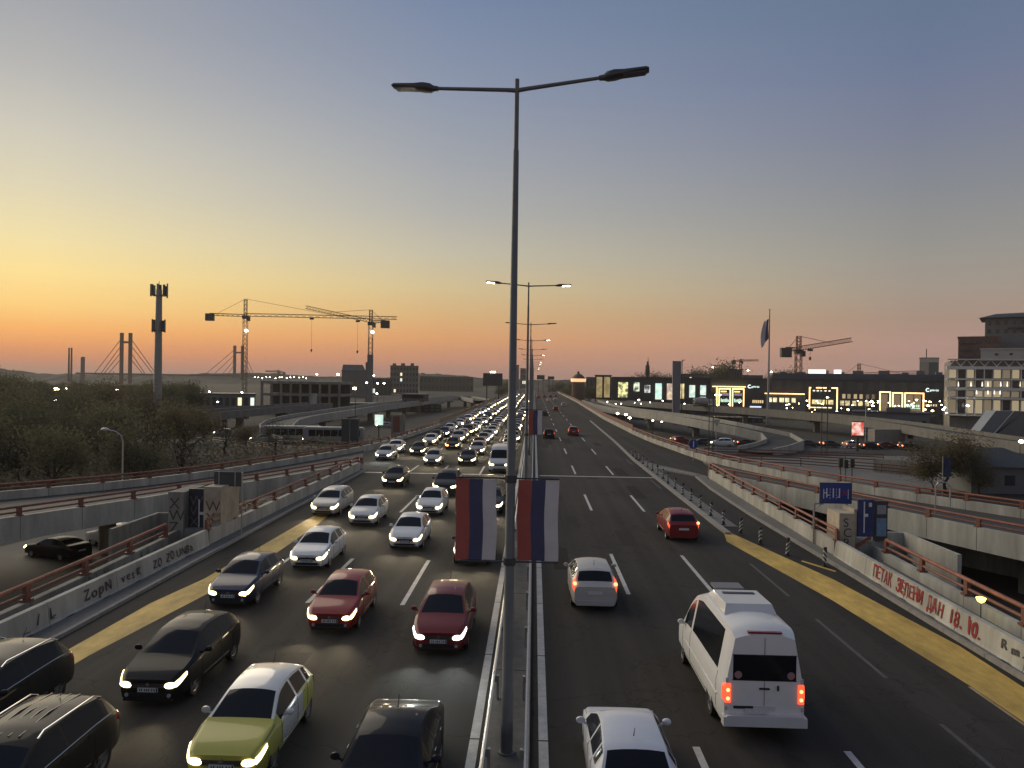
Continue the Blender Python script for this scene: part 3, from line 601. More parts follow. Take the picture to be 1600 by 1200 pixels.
LAB = ['tall grey twin-arm street lamp carrying two striped banners, unlit, nearest to the camera', 'second twin-arm street lamp along the median, both heads lit', 'third twin-arm street lamp along the median, both heads dark', 'fourth twin-arm street lamp along the median, one head lit', 'fifth twin-arm street lamp along the median, unlit', 'sixth twin-arm street lamp along the median, one head lit']
for k, y in enumerate(LY):
    lit = [(0, 0), (1, 1), (0, 0), (0, 1), (0, 0), (0, 1), (0, 0), (0, 1), (0, 1), (0, 0), (0, 1), (0, 1), (0, 0)][k]
    lamp_post(y, [R(-9), R(5), R(2), R(2), R(0), R(2), 0, 0, 0, 0, 0, 0, 0][k], lit, LAB[k] if k < 6 else 'far-off twin-arm street lamp rising over the end of the queue', [(0.035, 0.02), (-0.01, 0.03)][k] if k < 2 else (0.01, 0.01))
# banners on the first two lamps
def banner(y, z0, z1, xs, sg, label, w=0.91):
    t = thing('banner', label, 'banner', (-0.49, y, 0), 0, 'striped banners on the median lamps')
    cols = [('banner_red', (0.38, 0.095, 0.075)), ('banner_blue', (0.065, 0.07, 0.14)), ('banner_white', (0.6, 0.59, 0.57))]
    n = 8; m = 14
    for c in range(3):
        mb = MB(); vs = []; fs = []
        for j in range(m + 1):
            for i in range(n + 1):
                u = (c + i / n) / 3; zz = z0 + (z1 - z0) * j / m
                vs.append((xs + u * w + 0.012 * math.sin(7 * j / m + sg), 0.016 * math.sin(u * 5 + sg + j * 0.17) + 0.008 * math.sin(j * 0.6 * (1.3 if sg > 0 else 1) + u * 2 + sg), zz))
        for j in range(m):
            for i in range(n): a = j * (n + 1) + i; fs.append((a, a + 1, a + n + 2, a + n + 1))
        build(mb.add(vs, fs), 'stripe', mat(*cols[c], 0.85, var=0.1, scale=2), t, True)
    for zz in (z1 + 0.03, z0 - 0.03): build(MB().tube([(0, 0, zz), (xs + (w if sg > 0 else 0), 0, zz)], 0.02), 'rod', DARK, t, True)
    if sg > 0:
        build(MB().lathe([(0.11, z1 - 0.06), (0.135, z1 - 0.06), (0.135, z1 + 0.1), (0.11, z1 + 0.1)], 14).lathe([(0.115, z0 - 0.1), (0.14, z0 - 0.1), (0.14, z0 + 0.06), (0.115, z0 + 0.06)], 14), 'clamp', DARK, t, True)
banner(17.1, 4.42, 6.22, -1.22, -1, 'large striped banner on the near lamp, on the headlight side')
banner(17.1, 4.42, 6.22, 0.16, 1, 'large striped banner on the near lamp, on the empty road side')
banner(52.0, 4.85, 6.5, 0.14, 1, 'small red, blue and white striped banner on the second lamp, over the empty road')

# ------------------------------------------------------------------ cars
def curve(keys, s, sig):
    x = np.arange(-0.6, keys[-1][0] + 0.6, 0.01); y = np.interp(x, [k[0] for k in keys], [k[1] for k in keys])
    if sig > 0:
        kx = np.arange(-3 * sig, 3 * sig + 1e-6, 0.01); kk = np.exp(-kx ** 2 / (2 * sig ** 2)); kk /= kk.sum()
        pad = len(kk) // 2; y = np.convolve(np.pad(y, pad, mode='edge'), kk, 'valid')
    return np.interp(s, x, y)
class CarShape:
    def __init__(c, L, W, H, top, belt, wid, zb=0.2, ws=(1.0, 1.8), rw=(3.4, 3.85), wins=(), wheels=(0.8, 3.3), wr=0.31, roof_sig=0.09, tumble=0.42, flat_rear=False, edge=0.86):
        c.__dict__.update(dict(L=L, W=W, H=H, top=top, belt=belt, wid=wid, zb=zb, ws=ws, rw=rw, wins=wins, wheels=wheels, wr=wr, sig=roof_sig, tumble=tumble, flat=flat_rear, edge=edge)); c.cache = {}
    def ring(c, s):
        zt = float(curve(c.top, s, c.sig)); zbelt = float(curve(c.belt, s, 0.06)); w = c.W / 2 * float(curve(c.wid, s, 0.05)); zb = c.zb
        zt = max(zt, zbelt + 0.03); h = zt - zbelt
        wb = w * 0.965; wr = max(wb - 0.05 - c.tumble * h, 0.3); ze = zbelt + h * c.edge
        lo = np.array([wb, zbelt]); hi = np.array([wr, ze])
        P = [(0, zb), (w * .84, zb), (w * .95, zb + .07), (w * 0.995, zb + .22), (w * 1.0, (zb + zbelt) / 2 + .05), (w * .992, zbelt - .10), tuple(lo),
             tuple(lo + (hi - lo) * .09), tuple(lo + (hi - lo) * .88), tuple(hi)]
        for u in (.09, .3, .62, 1.0): P.append((wr * (1 - u), ze + (zt - ze) * (1 - (1 - u) ** 2.4)))
        return np.array(P)
    def surf(c, s, t, sg=1):
        r = c.ring(s); i = min(int(t), len(r) - 2); p = r[i] + (r[i + 1] - r[i]) * (t - i)
        return Vector((sg * p[0], c.L / 2 - s, p[1]))
    def patch(c, s0, s1, t0, t1, sg, n=6, m=5, off=0.012, taper=0.0):
        vs = []; fs = []
        for i in range(n + 1):
            s = s0 + (s1 - s0) * i / n
            for j in range(m + 1):
                tt0 = t0 + taper * (t1 - t0) * (i / n); t = tt0 + (t1 - tt0) * j / m
                p = c.surf(s, t, sg); a = c.surf(min(s + .03, c.L), t, sg) - c.surf(max(s - .03, 0), t, sg); b = c.surf(s, min(t + .15, 12.9), sg) - c.surf(s, max(t - .15, 0), sg)
                nn = a.cross(b); nn = nn.normalized() if nn.length > 1e-6 else Vector((0, 1, 0))
                if nn.x * sg < 0 and abs(nn.x) > 0.02: nn = -nn
                elif abs(nn.x) <= 0.02 and nn.z < 0: nn = -nn
                e = 0.0 if i in (0, n) or j in (0, m) else 1.0
                vs.append(p + nn * (0.003 + off * e))
        for i in range(n):
            for j in range(m): a = i * (m + 1) + j; fs.append((a, a + 1, a + m + 2, a + m + 1))
        return MB().add(vs, fs)
    def meshes(c, two_tone=None):
        key = 'm'
        if key in c.cache: return c.cache[key]
        S = sorted(set([0, .015, .05] + list(np.round(np.arange(.1, c.L - .08, .085), 3)) + [c.L - .05, c.L - .015, c.L])); N = len(S)
        rings = [c.ring(s) for s in S]; K = len(rings[0])
        arch = c.wr + .055
        V_ = np.zeros((N, 2 * K - 1, 3))
        for i, s in enumerate(S):
            full = [(p[0], p[1]) for p in rings[i]] + [(-p[0], p[1]) for p in rings[i][-2::-1]]
            for j, (x, z) in enumerate(full): V_[i, j] = (x, c.L / 2 - s, z)
        inside = np.zeros((N, 2 * K - 1), bool)
        for wy in c.wheels:
            cyy = c.L / 2 - wy
            for i in range(N):
                for j in range(2 * K - 1):
                    jj = min(j, 2 * K - 2 - j)
                    if 1 <= jj <= 5:
                        dy = V_[i, j, 1] - cyy; dz = V_[i, j, 2] - c.wr; d = math.hypot(dy, dz)
                        if d < arch:
                            inside[i, j] = True
                            if d > arch * 0.55 and jj >= 2:
                                V_[i, j, 1] = cyy + dy / d * arch; V_[i, j, 2] = c.wr + dz / d * arch; inside[i, j] = False
        groups = {'body': [], 'windshield': [], 'rear_window': []}
        for k in range(len(c.wins)): groups['w%d+' % k] = []; groups['w%d-' % k] = []
        J = 2 * K - 1
        for i in range(N - 1):
            sm = (S[i] + S[i + 1]) / 2
            for j in range(J - 1):
                jj = min(j, 2 * K - 3 - j); f = (i * J + j, (i + 1) * J + j, (i + 1) * J + j + 1, i * J + j + 1)
                if 1 <= jj <= 4 and inside[i, j] and inside[i + 1, j] and inside[i, j + 1] and inside[i + 1, j + 1]: continue
                gname = 'body'
                if jj >= 10 and c.ws[0] < sm < c.ws[1]: gname = 'windshield'
                elif jj >= 10 and c.rw and c.rw[0] < sm < c.rw[1]: gname = 'rear_window'
                elif jj == 7:
                    for k, (a, b) in enumerate(c.wins):
                        if a < sm < b: gname = 'w%d%s' % (k, '+' if j < K else '-')
                groups[gname].append(f)
        cap = []
        for j in range(K - 1):
            jr = J - 1 - j
            cap.append((j, j + 1, jr - 1, jr)); b = (N - 1) * J; cap.append((b + j, b + jr, b + jr - 1, b + j + 1))
        groups['body'] += [tuple(dict.fromkeys(f)) for f in cap]
        groups['body'] = [f for f in groups['body'] if len(set(f)) > 2]
        flat = [tuple(p) for p in V_.reshape(-1, 3)]
        out = {}
        for gname, F_ in groups.items():
            if not F_: continue
            used = sorted({i for f in F_ for i in f}); mp = {a: b for b, a in enumerate(used)}
            mb = MB().add([flat[i] for i in used], [tuple(mp[i] for i in f) for f in F_])
            out[gname] = mb.mesh('car_' + gname.strip('+-'), True, 35)
        c.cache[key] = out
        # wheels and small fittings
        w = MB().lathe([(c.wr * .62, -.09), (c.wr * .93, -.1), (c.wr, -.07), (c.wr, .07), (c.wr * .93, .1), (c.wr * .62, .09)], 22, axis='X').mesh('wheel', True, 50); w.materials.append(BLACK)
        rm = MB().lathe([(c.wr * .64, .05), (c.wr * .64, .088), (c.wr * .56, .075), (c.wr * .52, .03)], 22, axis='X')
        for k in range(6):
            M = Matrix.Rotation(k * math.pi / 3, 4, 'X'); rm.box(.03, .075, -.03, .03, .03, c.wr * .58, M=M)
        rm.lathe([(0, .08), (.06, .08), (.06, .03)], 12, axis='X'); rm.lathe([(c.wr * .63, -.02), (0, -.02)], 16, axis='X')
        rm = rm.mesh('rim', True); rm.materials.append(RIM)
        out['wheel'] = w; out['rim'] = rm
        sm_ = c.ws[0] + 0.34
        mi = MB(); 
        for a in range(1): mi.lathe([(0, -.07), (.055, -.055), (.075, -.01), (.07, .035), (0, .045)], 12, axis='Y')
        for q in range(len(mi.v)): x, y, z = mi.v[q]; mi.v[q] = (x * 1.35, y, z)
        mi.tube([(0, 0, -.02), (-.13, 0.01, -.07)], .025, 6); mi = mi.mesh('side_mirror', True, 60); out['side_mirror'] = mi
        return out

def car_shape(kind):
    if kind == 'hatch':
        return CarShape(3.95, 1.70, 1.47, [(0, .66), (.06, .74), (.3, .83), (.95, .97), (1.72, 1.40), (2.2, 1.47), (2.7, 1.46), (3.42, 1.37), (3.78, 1.0), (3.9, .9), (3.95, .8)],
            [(0, .62), (.3, .76), (.95, .90), (1.7, .93), (3.3, 1.0), (3.75, .95), (3.95, .76)], [(0, .80), (.12, .9), (.35, .97), (.8, 1), (3.2, 1), (3.7, .96), (3.88, .9), (3.95, .85)], ws=(1.0, 1.7), rw=(3.44, 3.74), wins=((1.22, 2.28), (2.38, 3.05), (3.12, 3.4)), wheels=(.78, 3.24))
    if kind == 'tallhatch':
        return CarShape(4.2, 1.75, 1.53, [(0, .68), (.06, .76), (.3, .86), (.9, 1.02), (1.75, 1.46), (2.3, 1.53), (2.9, 1.52), (3.65, 1.42), (4.02, 1.05), (4.15, .95), (4.2, .85)],
            [(0, .64), (.3, .78), (.95, .94), (1.7, .97), (3.5, 1.05), (4.0, 1.0), (4.2, .8)], [(0, .78), (.12, .88), (.38, .97), (.85, 1), (3.4, 1), (3.95, .96), (4.13, .9), (4.2, .86)], ws=(.96, 1.73), rw=(3.68, 4.0), wins=((1.2, 2.4), (2.5, 3.2), (3.27, 3.62)), wheels=(.83, 3.45), wr=.32)
    if kind == 'sedan':
        return CarShape(4.6, 1.80, 1.44, [(0, .66), (.06, .74), (.35, .83), (1.25, .97), (2.0, 1.36), (2.5, 1.44), (3.0, 1.42), (3.35, 1.34), (3.95, 1.08), (4.45, 1.03), (4.56, .95), (4.6, .85)],
            [(0, .63), (.35, .77), (1.25, .90), (2, .93), (3.9, 1.0), (4.45, .97), (4.6, .8)], [(0, .78), (.14, .89), (.4, .97), (.9, 1), (3.7, 1), (4.3, .95), (4.53, .88), (4.6, .84)], ws=(1.28, 1.98), rw=(3.38, 3.9), wins=((1.5, 2.5), (2.6, 3.35), (3.42, 3.62)), wheels=(.88, 3.62), wr=.32)
    if kind == 'suv':
        return CarShape(4.5, 1.86, 1.68, [(0, .82), (.06, .9), (.3, 1.0), (1.0, 1.12), (1.75, 1.56), (2.2, 1.67), (3.2, 1.68), (3.95, 1.6), (4.28, 1.2), (4.43, 1.08), (4.5, .95)],
            [(0, .76), (.3, .92), (1.0, 1.05), (1.7, 1.08), (3.8, 1.16), (4.3, 1.1), (4.5, .9)], [(0, .8), (.12, .9), (.38, .98), (.85, 1), (3.8, 1), (4.2, .97), (4.43, .91), (4.5, .87)], zb=.26, ws=(1.05, 1.73), rw=(3.98, 4.27), wins=((1.3, 2.45), (2.55, 3.3), (3.37, 3.9)), wheels=(.88, 3.65), wr=.36, tumble=.36)
    if kind == 'wagon':
        return CarShape(4.5, 1.76, 1.48, [(0, .66), (.06, .74), (.32, .83), (1.05, .98), (1.8, 1.4), (2.3, 1.48), (3.2, 1.48), (4.05, 1.42), (4.35, 1.05), (4.45, .95), (4.5, .85)],
            [(0, .63), (.32, .77), (1.05, .91), (1.8, .94), (3.9, 1.02), (4.3, .98), (4.5, .8)], [(0, .78), (.14, .89), (.4, .97), (.9, 1), (3.8, 1), (4.25, .96), (4.43, .9), (4.5, .86)], ws=(1.1, 1.78), rw=(4.08, 4.33), wins=((1.35, 2.4), (2.5, 3.2), (3.28, 4.0)), wheels=(.85, 3.5), wr=.32)
    if kind == 'van':
        return CarShape(5.4, 1.98, 2.35, [(0, .9), (.06, 1.0), (.3, 1.12), (.75, 1.26), (1.55, 2.05), (2.0, 2.3), (3, 2.35), (5.25, 2.33), (5.36, 2.28), (5.4, 2.22)],
            [(0, .84), (.3, 1.0), (.8, 1.15), (1.5, 1.2), (5.2, 1.22), (5.4, 1.2)], [(0, .84), (.12, .93), (.4, .99), (.8, 1), (5.2, 1), (5.36, .98), (5.4, .96)], zb=.26, ws=(.82, 1.55), rw=None, wins=((1.05, 2.1),), wheels=(.95, 4.2), wr=.35, tumble=.1, flat_rear=True, edge=.93)
    if kind == 'minibus':
        return CarShape(5.95, 2.0, 2.72, [(0, .86), (.06, .98), (.35, 1.1), (.85, 1.24), (1.6, 2.1), (2.1, 2.48), (2.8, 2.66), (5.6, 2.68), (5.82, 2.62), (5.95, 2.46)],
            [(0, .82), (.35, 1.0), (.9, 1.2), (1.5, 1.3), (5.8, 1.34), (5.95, 1.3)], [(0, .82), (.14, .92), (.45, .98), (.9, 1), (5.6, 1), (5.86, .975), (5.95, .93)], zb=.3, ws=(.92, 1.62), rw=None, wins=((1.2, 2.15), (2.3, 5.3)), wheels=(1.0, 4.6), wr=.36, tumble=.13, flat_rear=True, edge=.9, roof_sig=.11)
SH = {}
def shape(kind):
    if kind not in SH: SH[kind] = car_shape(kind)
    return SH[kind]
def paint(col, name=None):
    n = name or 'paint_%d_%d_%d' % tuple(int(c * 255) for c in col)
    return mat(n, col, 0.5, metal=0.0, coat=(0.22 if max(col) < 0.07 else 0.45), var=0.06, scale=1.5, spec=(0.06 if max(col) < 0.07 else 0.2))
FIT = {}
def fittings(kind):
    """patch meshes shared by every car of that shape"""
    if kind in FIT: return FIT[kind]
    c = shape(kind); F = {}
    big = kind in ('van', 'minibus', 'suv')
    for sg in (1, -1):
        F['hl%d' % sg] = c.patch(.025, .40 if not big else .36, 4.55, 6.55, sg, 6, 4, .022, taper=.35); zh = c.ring(0.0)[6][1] - .075
        lens = MB().lathe([(0, .045), (.6, .035), (.9, .01), (1.0, -.03)], 14, axis='Y'); hwid = .17 if not big else .19
        F['hl%d' % sg].add([(x * hwid + sg * c.W * .325, y_ + c.L / 2 - abs(x) * 0.0, z_ * .088 + zh + sg * x * .018) for x, y_, z_ in lens.v], lens.f); F['hl%d' % sg] = F['hl%d' % sg].mesh('headlight', True, 60)
        if c.flat: F['tl%d' % sg] = c.patch(c.L - .13, c.L - .004, 4.2, 5.6, sg, 3, 6, .012).mesh('tail_light', True, 60)
        else: F['tl%d' % sg] = c.patch(c.L - .30, c.L - .025, 4.7, 6.6, sg, 5, 5, .014).mesh('tail_light', True, 60)
    ring0 = c.ring(0.0); zt0 = ring0[6][1]; y = c.L / 2
    hw = c.W * .3
    F['grille'] = MB().box(-hw * .85, hw * .85, y - .02, y + .012, zt0 - .15, zt0 - .04).box(-hw, hw, y - .02, y + .009, c.zb + .06, c.zb + .17).mesh('grille')
    gb = MB()
    for q in range(3): gb.box(-hw * .8, hw * .8, y + .0125, y + .018, zt0 - .135 + .035 * q, zt0 - .122 + .035 * q)
    F['grille_bars'] = gb.mesh('grille_bar'); F['badge'] = MB().lathe([(0, .02), (.05, .02), (.05, -.01)], 10, axis='Y', c=(0, y, zt0 - .06)).mesh('badge')
    F['plate_f'] = MB().box(-.26, .26, y, y + .022, c.zb + .2, c.zb + .31).mesh('number_plate')
    yr = -c.L / 2
    F['plate_r'] = MB().box(-.26, .26, yr - .022, yr, .62 if not big else .7, .73 if not big else .81).mesh('number_plate')
    F['bump_r'] = MB().box(-c.W * .40, c.W * .40, yr - .035, yr + .05, c.zb + .02, c.zb + .2).mesh('rear_bumper')
    F['bump_f'] = MB().box(-c.W * .36, c.W * .36, y - .05, y + .02, c.zb - .03, c.zb + .045).mesh('front_bumper')
    F['fog'] = MB().lathe([(0, .02), (.05, .02), (.05, -.02)], 10, axis='Y').mesh('fog_light')
    F['ant'] = MB().tube([(0, 0, 0), (0, -.14, .22)], [.012, .006], 5).mesh('antenna')
    F['handle'] = MB().box(0, .02, -.08, .08, -.012, .012).mesh('door_handle')
    F['far_lamp'] = MB().lathe([(0, .08), (.12, .06), (.18, 0), (.14, -.03), (0, -.05)], 12, axis='Y').mesh('headlight', True)  # lamp lens drawn oversized so its shape imitates bloom
    pm = MB().box(-.255, -.215, c.L / 2 + .0222, c.L / 2 + .0235, c.zb + .205, c.zb + .305)
    for q in (-.17, -.11, -.03, .02, .07, .15, .2): pm.box(q - .014, q + .014, c.L / 2 + .0222, c.L / 2 + .0235, c.zb + .225, c.zb + .285)
    F['plate_marks'] = pm.mesh('plate_marks')
    pg = MB()
    cuts = [c.wins[0][0] - .02] + [w_[1] + .05 for w_ in c.wins[:2]]
    for sg in (1, -1):
        for k_, sx in enumerate(cuts):
            pg.tube([c.surf(sx, t_, sg) + Vector((sg * .001, 0, 0)) for t_ in (2.6, 3.2, 4, 5, 5.9, 6.6)], .007, 4)
        pg.tube([c.surf(s_, 7.6, sg) + Vector((0, 0, .002)) for s_ in (.28, .5, .7, c.ws[0] - .06)], .007, 4)
        pg.tube([c.surf(.42, t_, sg) + Vector((sg * .002, 0, 0)) for t_ in (2.4, 3.2, 4, 4.5)], .006, 4)
        pg.tube([c.surf(s_, 3.0, sg) + Vector((sg * .004, 0, 0)) for s_ in np.linspace(c.wheels[0] + .45, c.wheels[1] - .45, 6)], .016, 4)
    F['gaps'] = pg.mesh('panel_gap')
    FIT[kind] = F; return F
def make_car(name, label, cat, kind, X, Y, heading, body, lights='lit', detail=2, group=None, rz=0.0, head=None, z=0.0, beam=0.0, body_mats=None):
    """heading -1: front towards the camera (nose at Y); heading +1: driving away (tail at Y)"""
    c = shape(kind); Ms = c.meshes(); F = fittings(kind)
    yc = Y + c.L / 2
    t = thing(name, label, cat, (X, yc, z), (math.pi if heading < 0 else 0) + rz, group)
    bo = link('body', Ms['body'], body, t)
    link('windshield', Ms['windshield'], GLASS, t)
    if 'rear_window' in Ms: link('rear_window', Ms['rear_window'], GLASS, t)
    for k in range(len(c.wins)):
        for q in '+-':
            if 'w%d%s' % (k, q) in Ms: link('side_window', Ms['w%d%s' % (k, q)], GLASS, t)
    hm = head or HEAD
    if detail >= 1:
        for sg in (1, -1):
            m_on = hm if not isinstance(hm, dict) else hm[sg]
            link('headlight', F['hl%d' % sg], m_on if (lights == 'lit' and heading < 0) else HEAD0, t)
            link('tail_light', F['tl%d' % sg], TAIL if (lights == 'lit' and heading > 0) else TAIL0, t)
    else:
        for sg in (1, -1):
            if heading < 0: link('headlight', F['far_lamp'], hm, t, (sg * c.W * .37, c.L / 2 - .06, .66 if kind not in ('van', 'suv') else .8))
            else: link('tail_light', F['tl%d' % sg], TAIL, t)
    if detail >= 1:
        for sg in (1, -1):
            for wy in c.wheels:
                w = link('wheel', Ms['wheel'], None, t, (sg * (c.W / 2 - .115), c.L / 2 - wy, c.wr), (0, 0, 0 if sg > 0 else math.pi)); link('rim', Ms['rim'], None, w)
            link('side_mirror', Ms['side_mirror'], body_mats[0] if body_mats else body, t, (sg * (c.W / 2 + .09), c.L / 2 - c.ws[0] - .42, float(curve(c.belt, c.ws[0] + .4, .06)) + .09), (0, 0, 0 if sg > 0 else math.pi))
        link('grille', F['grille'], TRIM, t); link('number_plate', F['plate_f'], PLATE, t); link('number_plate', F['plate_r'], PLATE, t)
        link('rear_bumper', F['bump_r'], body, t); link('front_bumper', F['bump_f'], TRIM, t)
    if detail >= 2:
        link('panel_gap', F['gaps'], TRIM, t)['kind'] = 'stuff'; link('plate_marks', F['plate_marks'], mat('plate_ink', (.04, .045, .09), .5), t)['kind'] = 'stuff'
        link('grille_bar', F['grille_bars'], CHROME, t); link('badge', F['badge'], CHROME, t)
        for sg in (1, -1): link('fog_light', F['fog'], HEAD0, t, (sg * c.W * .31, c.L / 2 + .0, c.zb + .12))
        link('antenna', F['ant'], TRIM, t, (0, c.L / 2 - (c.rw[0] - .35 if c.rw else 2.2), c.H - .02))
        for sg in (1, -1):
            for k in range(min(2, len(c.wins))):
                s_ = c.wins[k][1] - .12; p = c.surf(s_, 5.2, sg); link('door_handle', F['handle'], CHROME if kind == 'sedan' else body, t, (p.x, p.y, p.z), (0, 0, 0 if sg > 0 else math.pi))
    if beam:
        for sg in (1, -1):
            ld = bpy.data.lights.new('headlight_beam', 'SPOT'); ld.energy = beam; ld.spot_size = R(70); ld.spot_blend = 0.9; ld.shadow_soft_size = 0.12
            ld.color = (1, .82, .52) if hm is not HEADW else (.9, 1, .95)
            lo = link('headlight_beam', ld, None, t, (sg * c.W * .36, c.L / 2 + .1, c.zb + .42)); lo.rotation_euler = (R(90 - 5.5), 0, 0)
    return t

WHITEP = (0.75, 0.75, 0.73); SILVER = (0.34, 0.34, 0.335); GREY = (0.10, 0.10, 0.105); BLACKP = (0.016, 0.017, 0.019); REDP = (0.28, 0.022, 0.022); BLUEP = (0.022, 0.03, 0.075); REDD = (0.17, 0.014, 0.016)
HB = 140.0
Q = 'cars queuing towards the camera'
CARS = [  # label, category, kind, X, nose Y, paint, extra
 ('blue-black saloon cut off at the bottom beside the median', 'car', 'sedan', -2.80, 13.25, (0.014, 0.016, 0.024), dict(beam=HB)),
 ('yellow taxi hatchback with a white roof and white doors', 'taxi', 'hatch', -6.25, 15.45, None, dict(beam=HB)),
 ('black hatchback with slanted lit headlights behind the yellow taxi', 'car', 'tallhatch', -9.66, 19.15, BLACKP, dict(beam=HB)),
 ('dark sport utility car with roof ribs, at the bottom left corner', 'car', 'suv', -9.85, 12.2, (0.022, 0.021, 0.02), dict(beam=HB, ribs=True)),
 ('dark car with chrome window lines cut off by the left picture edge', 'car', 'suv', -12.95, 15.6, (0.016, 0.018, 0.022), dict(beam=HB, rails=True)),
 ('dark blue hatchback with one amber indicator lit next to the yellow band', 'car', 'hatch', -11.0, 27.55, BLUEP, dict(beam=HB, head={1: HEAD, -1: HEAD}, amber=True)),
 ('white hatchback with dim headlights and black bumper strip behind the blue one', 'car', 'hatch', -9.8, 33.2, WHITEP, dict(beam=HB * .5)),
 ('bright red hatchback with warm headlights in the middle of the road', 'car', 'hatch', -6.6, 25.0, REDP, dict(beam=HB)),
 ('dark red hatchback with angular white headlights beside the median', 'car', 'tallhatch', -2.8, 23.3, REDD, dict(beam=HB, head=HEADW)),
 ('dark red car half hidden behind the hanging striped banner', 'car', 'hatch', -2.75, 34.7, (0.13, 0.02, 0.022), dict(beam=HB)),
 ('white hatchback with round headlights in front of the white small car', 'car', 'hatch', -6.25, 37.55, WHITEP, dict(beam=HB)),
 ('white compact car with split headlights next to the silver estate', 'car', 'hatch', -9.72, 43.5, (0.66, 0.66, 0.63), dict(beam=HB)),
 ('silver estate car nearest to the red-brown rail', 'car', 'wagon', -12.7, 46.3, (0.46, 0.45, 0.42), dict(beam=HB)),
 ('small white car directly behind the white round-headlight hatchback', 'car', 'hatch', -6.4, 47.2, (0.7, 0.7, 0.67), dict(beam=HB)),
 ('dark car behind the banner pole showing one headlight', 'car', 'sedan', -2.75, 48.3, (0.05, 0.05, 0.052), dict(beam=HB)),
 ('dark grey sport utility car behind the small white car', 'car', 'suv', -6.4, 55.5, (0.055, 0.055, 0.058), dict(beam=HB)),
 ('dark hatchback crossing the expansion joint, alone in its lane', 'car', 'hatch', -11.0, 59.6, (0.05, 0.047, 0.042), dict(beam=HB)),
 ('tall white panel van beside the median lamp', 'van', 'van', -3.1, 70.2, (0.62, 0.62, 0.6), dict(beam=HB)),
 ('silver hatchback behind the expansion joint', 'car', 'hatch', -10.0, 75.4, (0.36, 0.355, 0.34), dict(beam=HB)),
 ('black car with dazzling headlights just behind the expansion joint', 'car', 'sedan', -6.6, 76.0, (0.03, 0.03, 0.03), dict(beam=HB)),
 ('silver car with cool white headlights next to the parapet end', 'car', 'wagon', -15.6, 79.2, (0.4, 0.4, 0.4), dict(beam=HB, head=HEADW)),
 ('white saloon waiting behind the car with cool white headlights', 'car', 'sedan', -16.0, 87.0, WHITEP, dict(beam=HB, rz=0.05)),
 ('dark hatchback beside the waiting white saloon', 'car', 'hatch', -12.9, 84.8, (0.05, 0.05, 0.05), dict(beam=HB)),
 ('dark car with an amber flaring headlight', 'car', 'hatch', -9.9, 93.0, (0.045, 0.04, 0.036), dict(beam=HB, head={1: AMBER, -1: HEAD})),
]
near = []
for lab, cat, kind, X, Y, col, ex in CARS:
    ex = dict(ex); ribs = ex.pop('ribs', False); rails = ex.pop('rails', False); amber = ex.pop('amber', False)
    det = 2 if Y < 52 else 1
    if Y > 40 and 'head' not in ex: ex['head'] = HEADM
    body = paint(col) if col else paint((0.46, 0.43, 0.085), 'taxi_yellow')
    o = make_car('van' if cat == 'van' else ('taxi' if cat == 'taxi' else 'car'), lab, cat, kind, X, Y, -1, body, 'lit', det, Q, **ex); near.append(o)
    c = shape(kind)
    if ribs or rails:
        for q in ([-.3, -.1, .1, .3] if ribs else []):
            build(MB().tube([c.surf(1.9, 12.99, 1) + Vector((q, 0, .0)), c.surf(2.8, 12.99, 1) + Vector((q, 0, .004)), c.surf(3.85, 12.99, 1) + Vector((q, 0, .0))], .018, 6), 'roof_rib', mat('roof_rib', (0.02, 0.02, 0.02), .3), o, True)
        for sg in (1, -1):
            build(MB().tube([c.surf(1.9, 9.1, sg) + Vector((0, 0, .04)), c.surf(2.1, 9.1, sg) + Vector((0, 0, .07)), c.surf(3.7, 9.1, sg) + Vector((0, 0, .07)), c.surf(3.95, 9.1, sg) + Vector((0, 0, .02))], .02, 6), 'roof_rail', CHROME, o, True)
            build(MB().tube([c.surf(s_, 6.7, sg) + Vector((sg * .012, 0, 0)) for s_ in (1.2, 1.8, 2.6, 3.4, 4.0)], .012, 5), 'window_trim', CHROME, o, True)
    if amber:
        build(MB().lathe([(0, .03), (.06, .02), (.07, -.02)], 10, axis='Y', c=(-c.W * .36, c.L / 2 - .02, .52)), 'indicator', AMBER, o, True)
        for sg in (1, -1): build(MB().lathe([(0, .03), (.05, .02), (.05, -.02)], 10, axis='Y', c=(sg * c.W * .37, c.L / 2 - .03, .38)), 'fog_light', HEADW, o, True)
    if cat == 'taxi':
        TW = mat('taxi_white', (0.62, 0.62, 0.6), .3, coat=.9)
        bo = [ch for ch in o.children if ch.name.split('.')[0] == 'body'][0]; me = bo.data.copy(); me.materials.clear(); me.materials.append(body); me.materials.append(TW); bo.data = me
        for s_ in bo.material_slots: s_.link = 'DATA'
        for p in me.polygons:
            s_ = c.L / 2 - p.center.y; z_ = p.center.z
            if (z_ > 1.02 and s_ > 1.05) or (1.28 < s_ < 2.75 and z_ < .98 and abs(p.center.x) > .5): p.material_index = 1
        for ch in o.children:
            if ch.name.startswith('side_mirror'): ch.material_slots[0].link = 'OBJECT'; ch.material_slots[0].material = TW
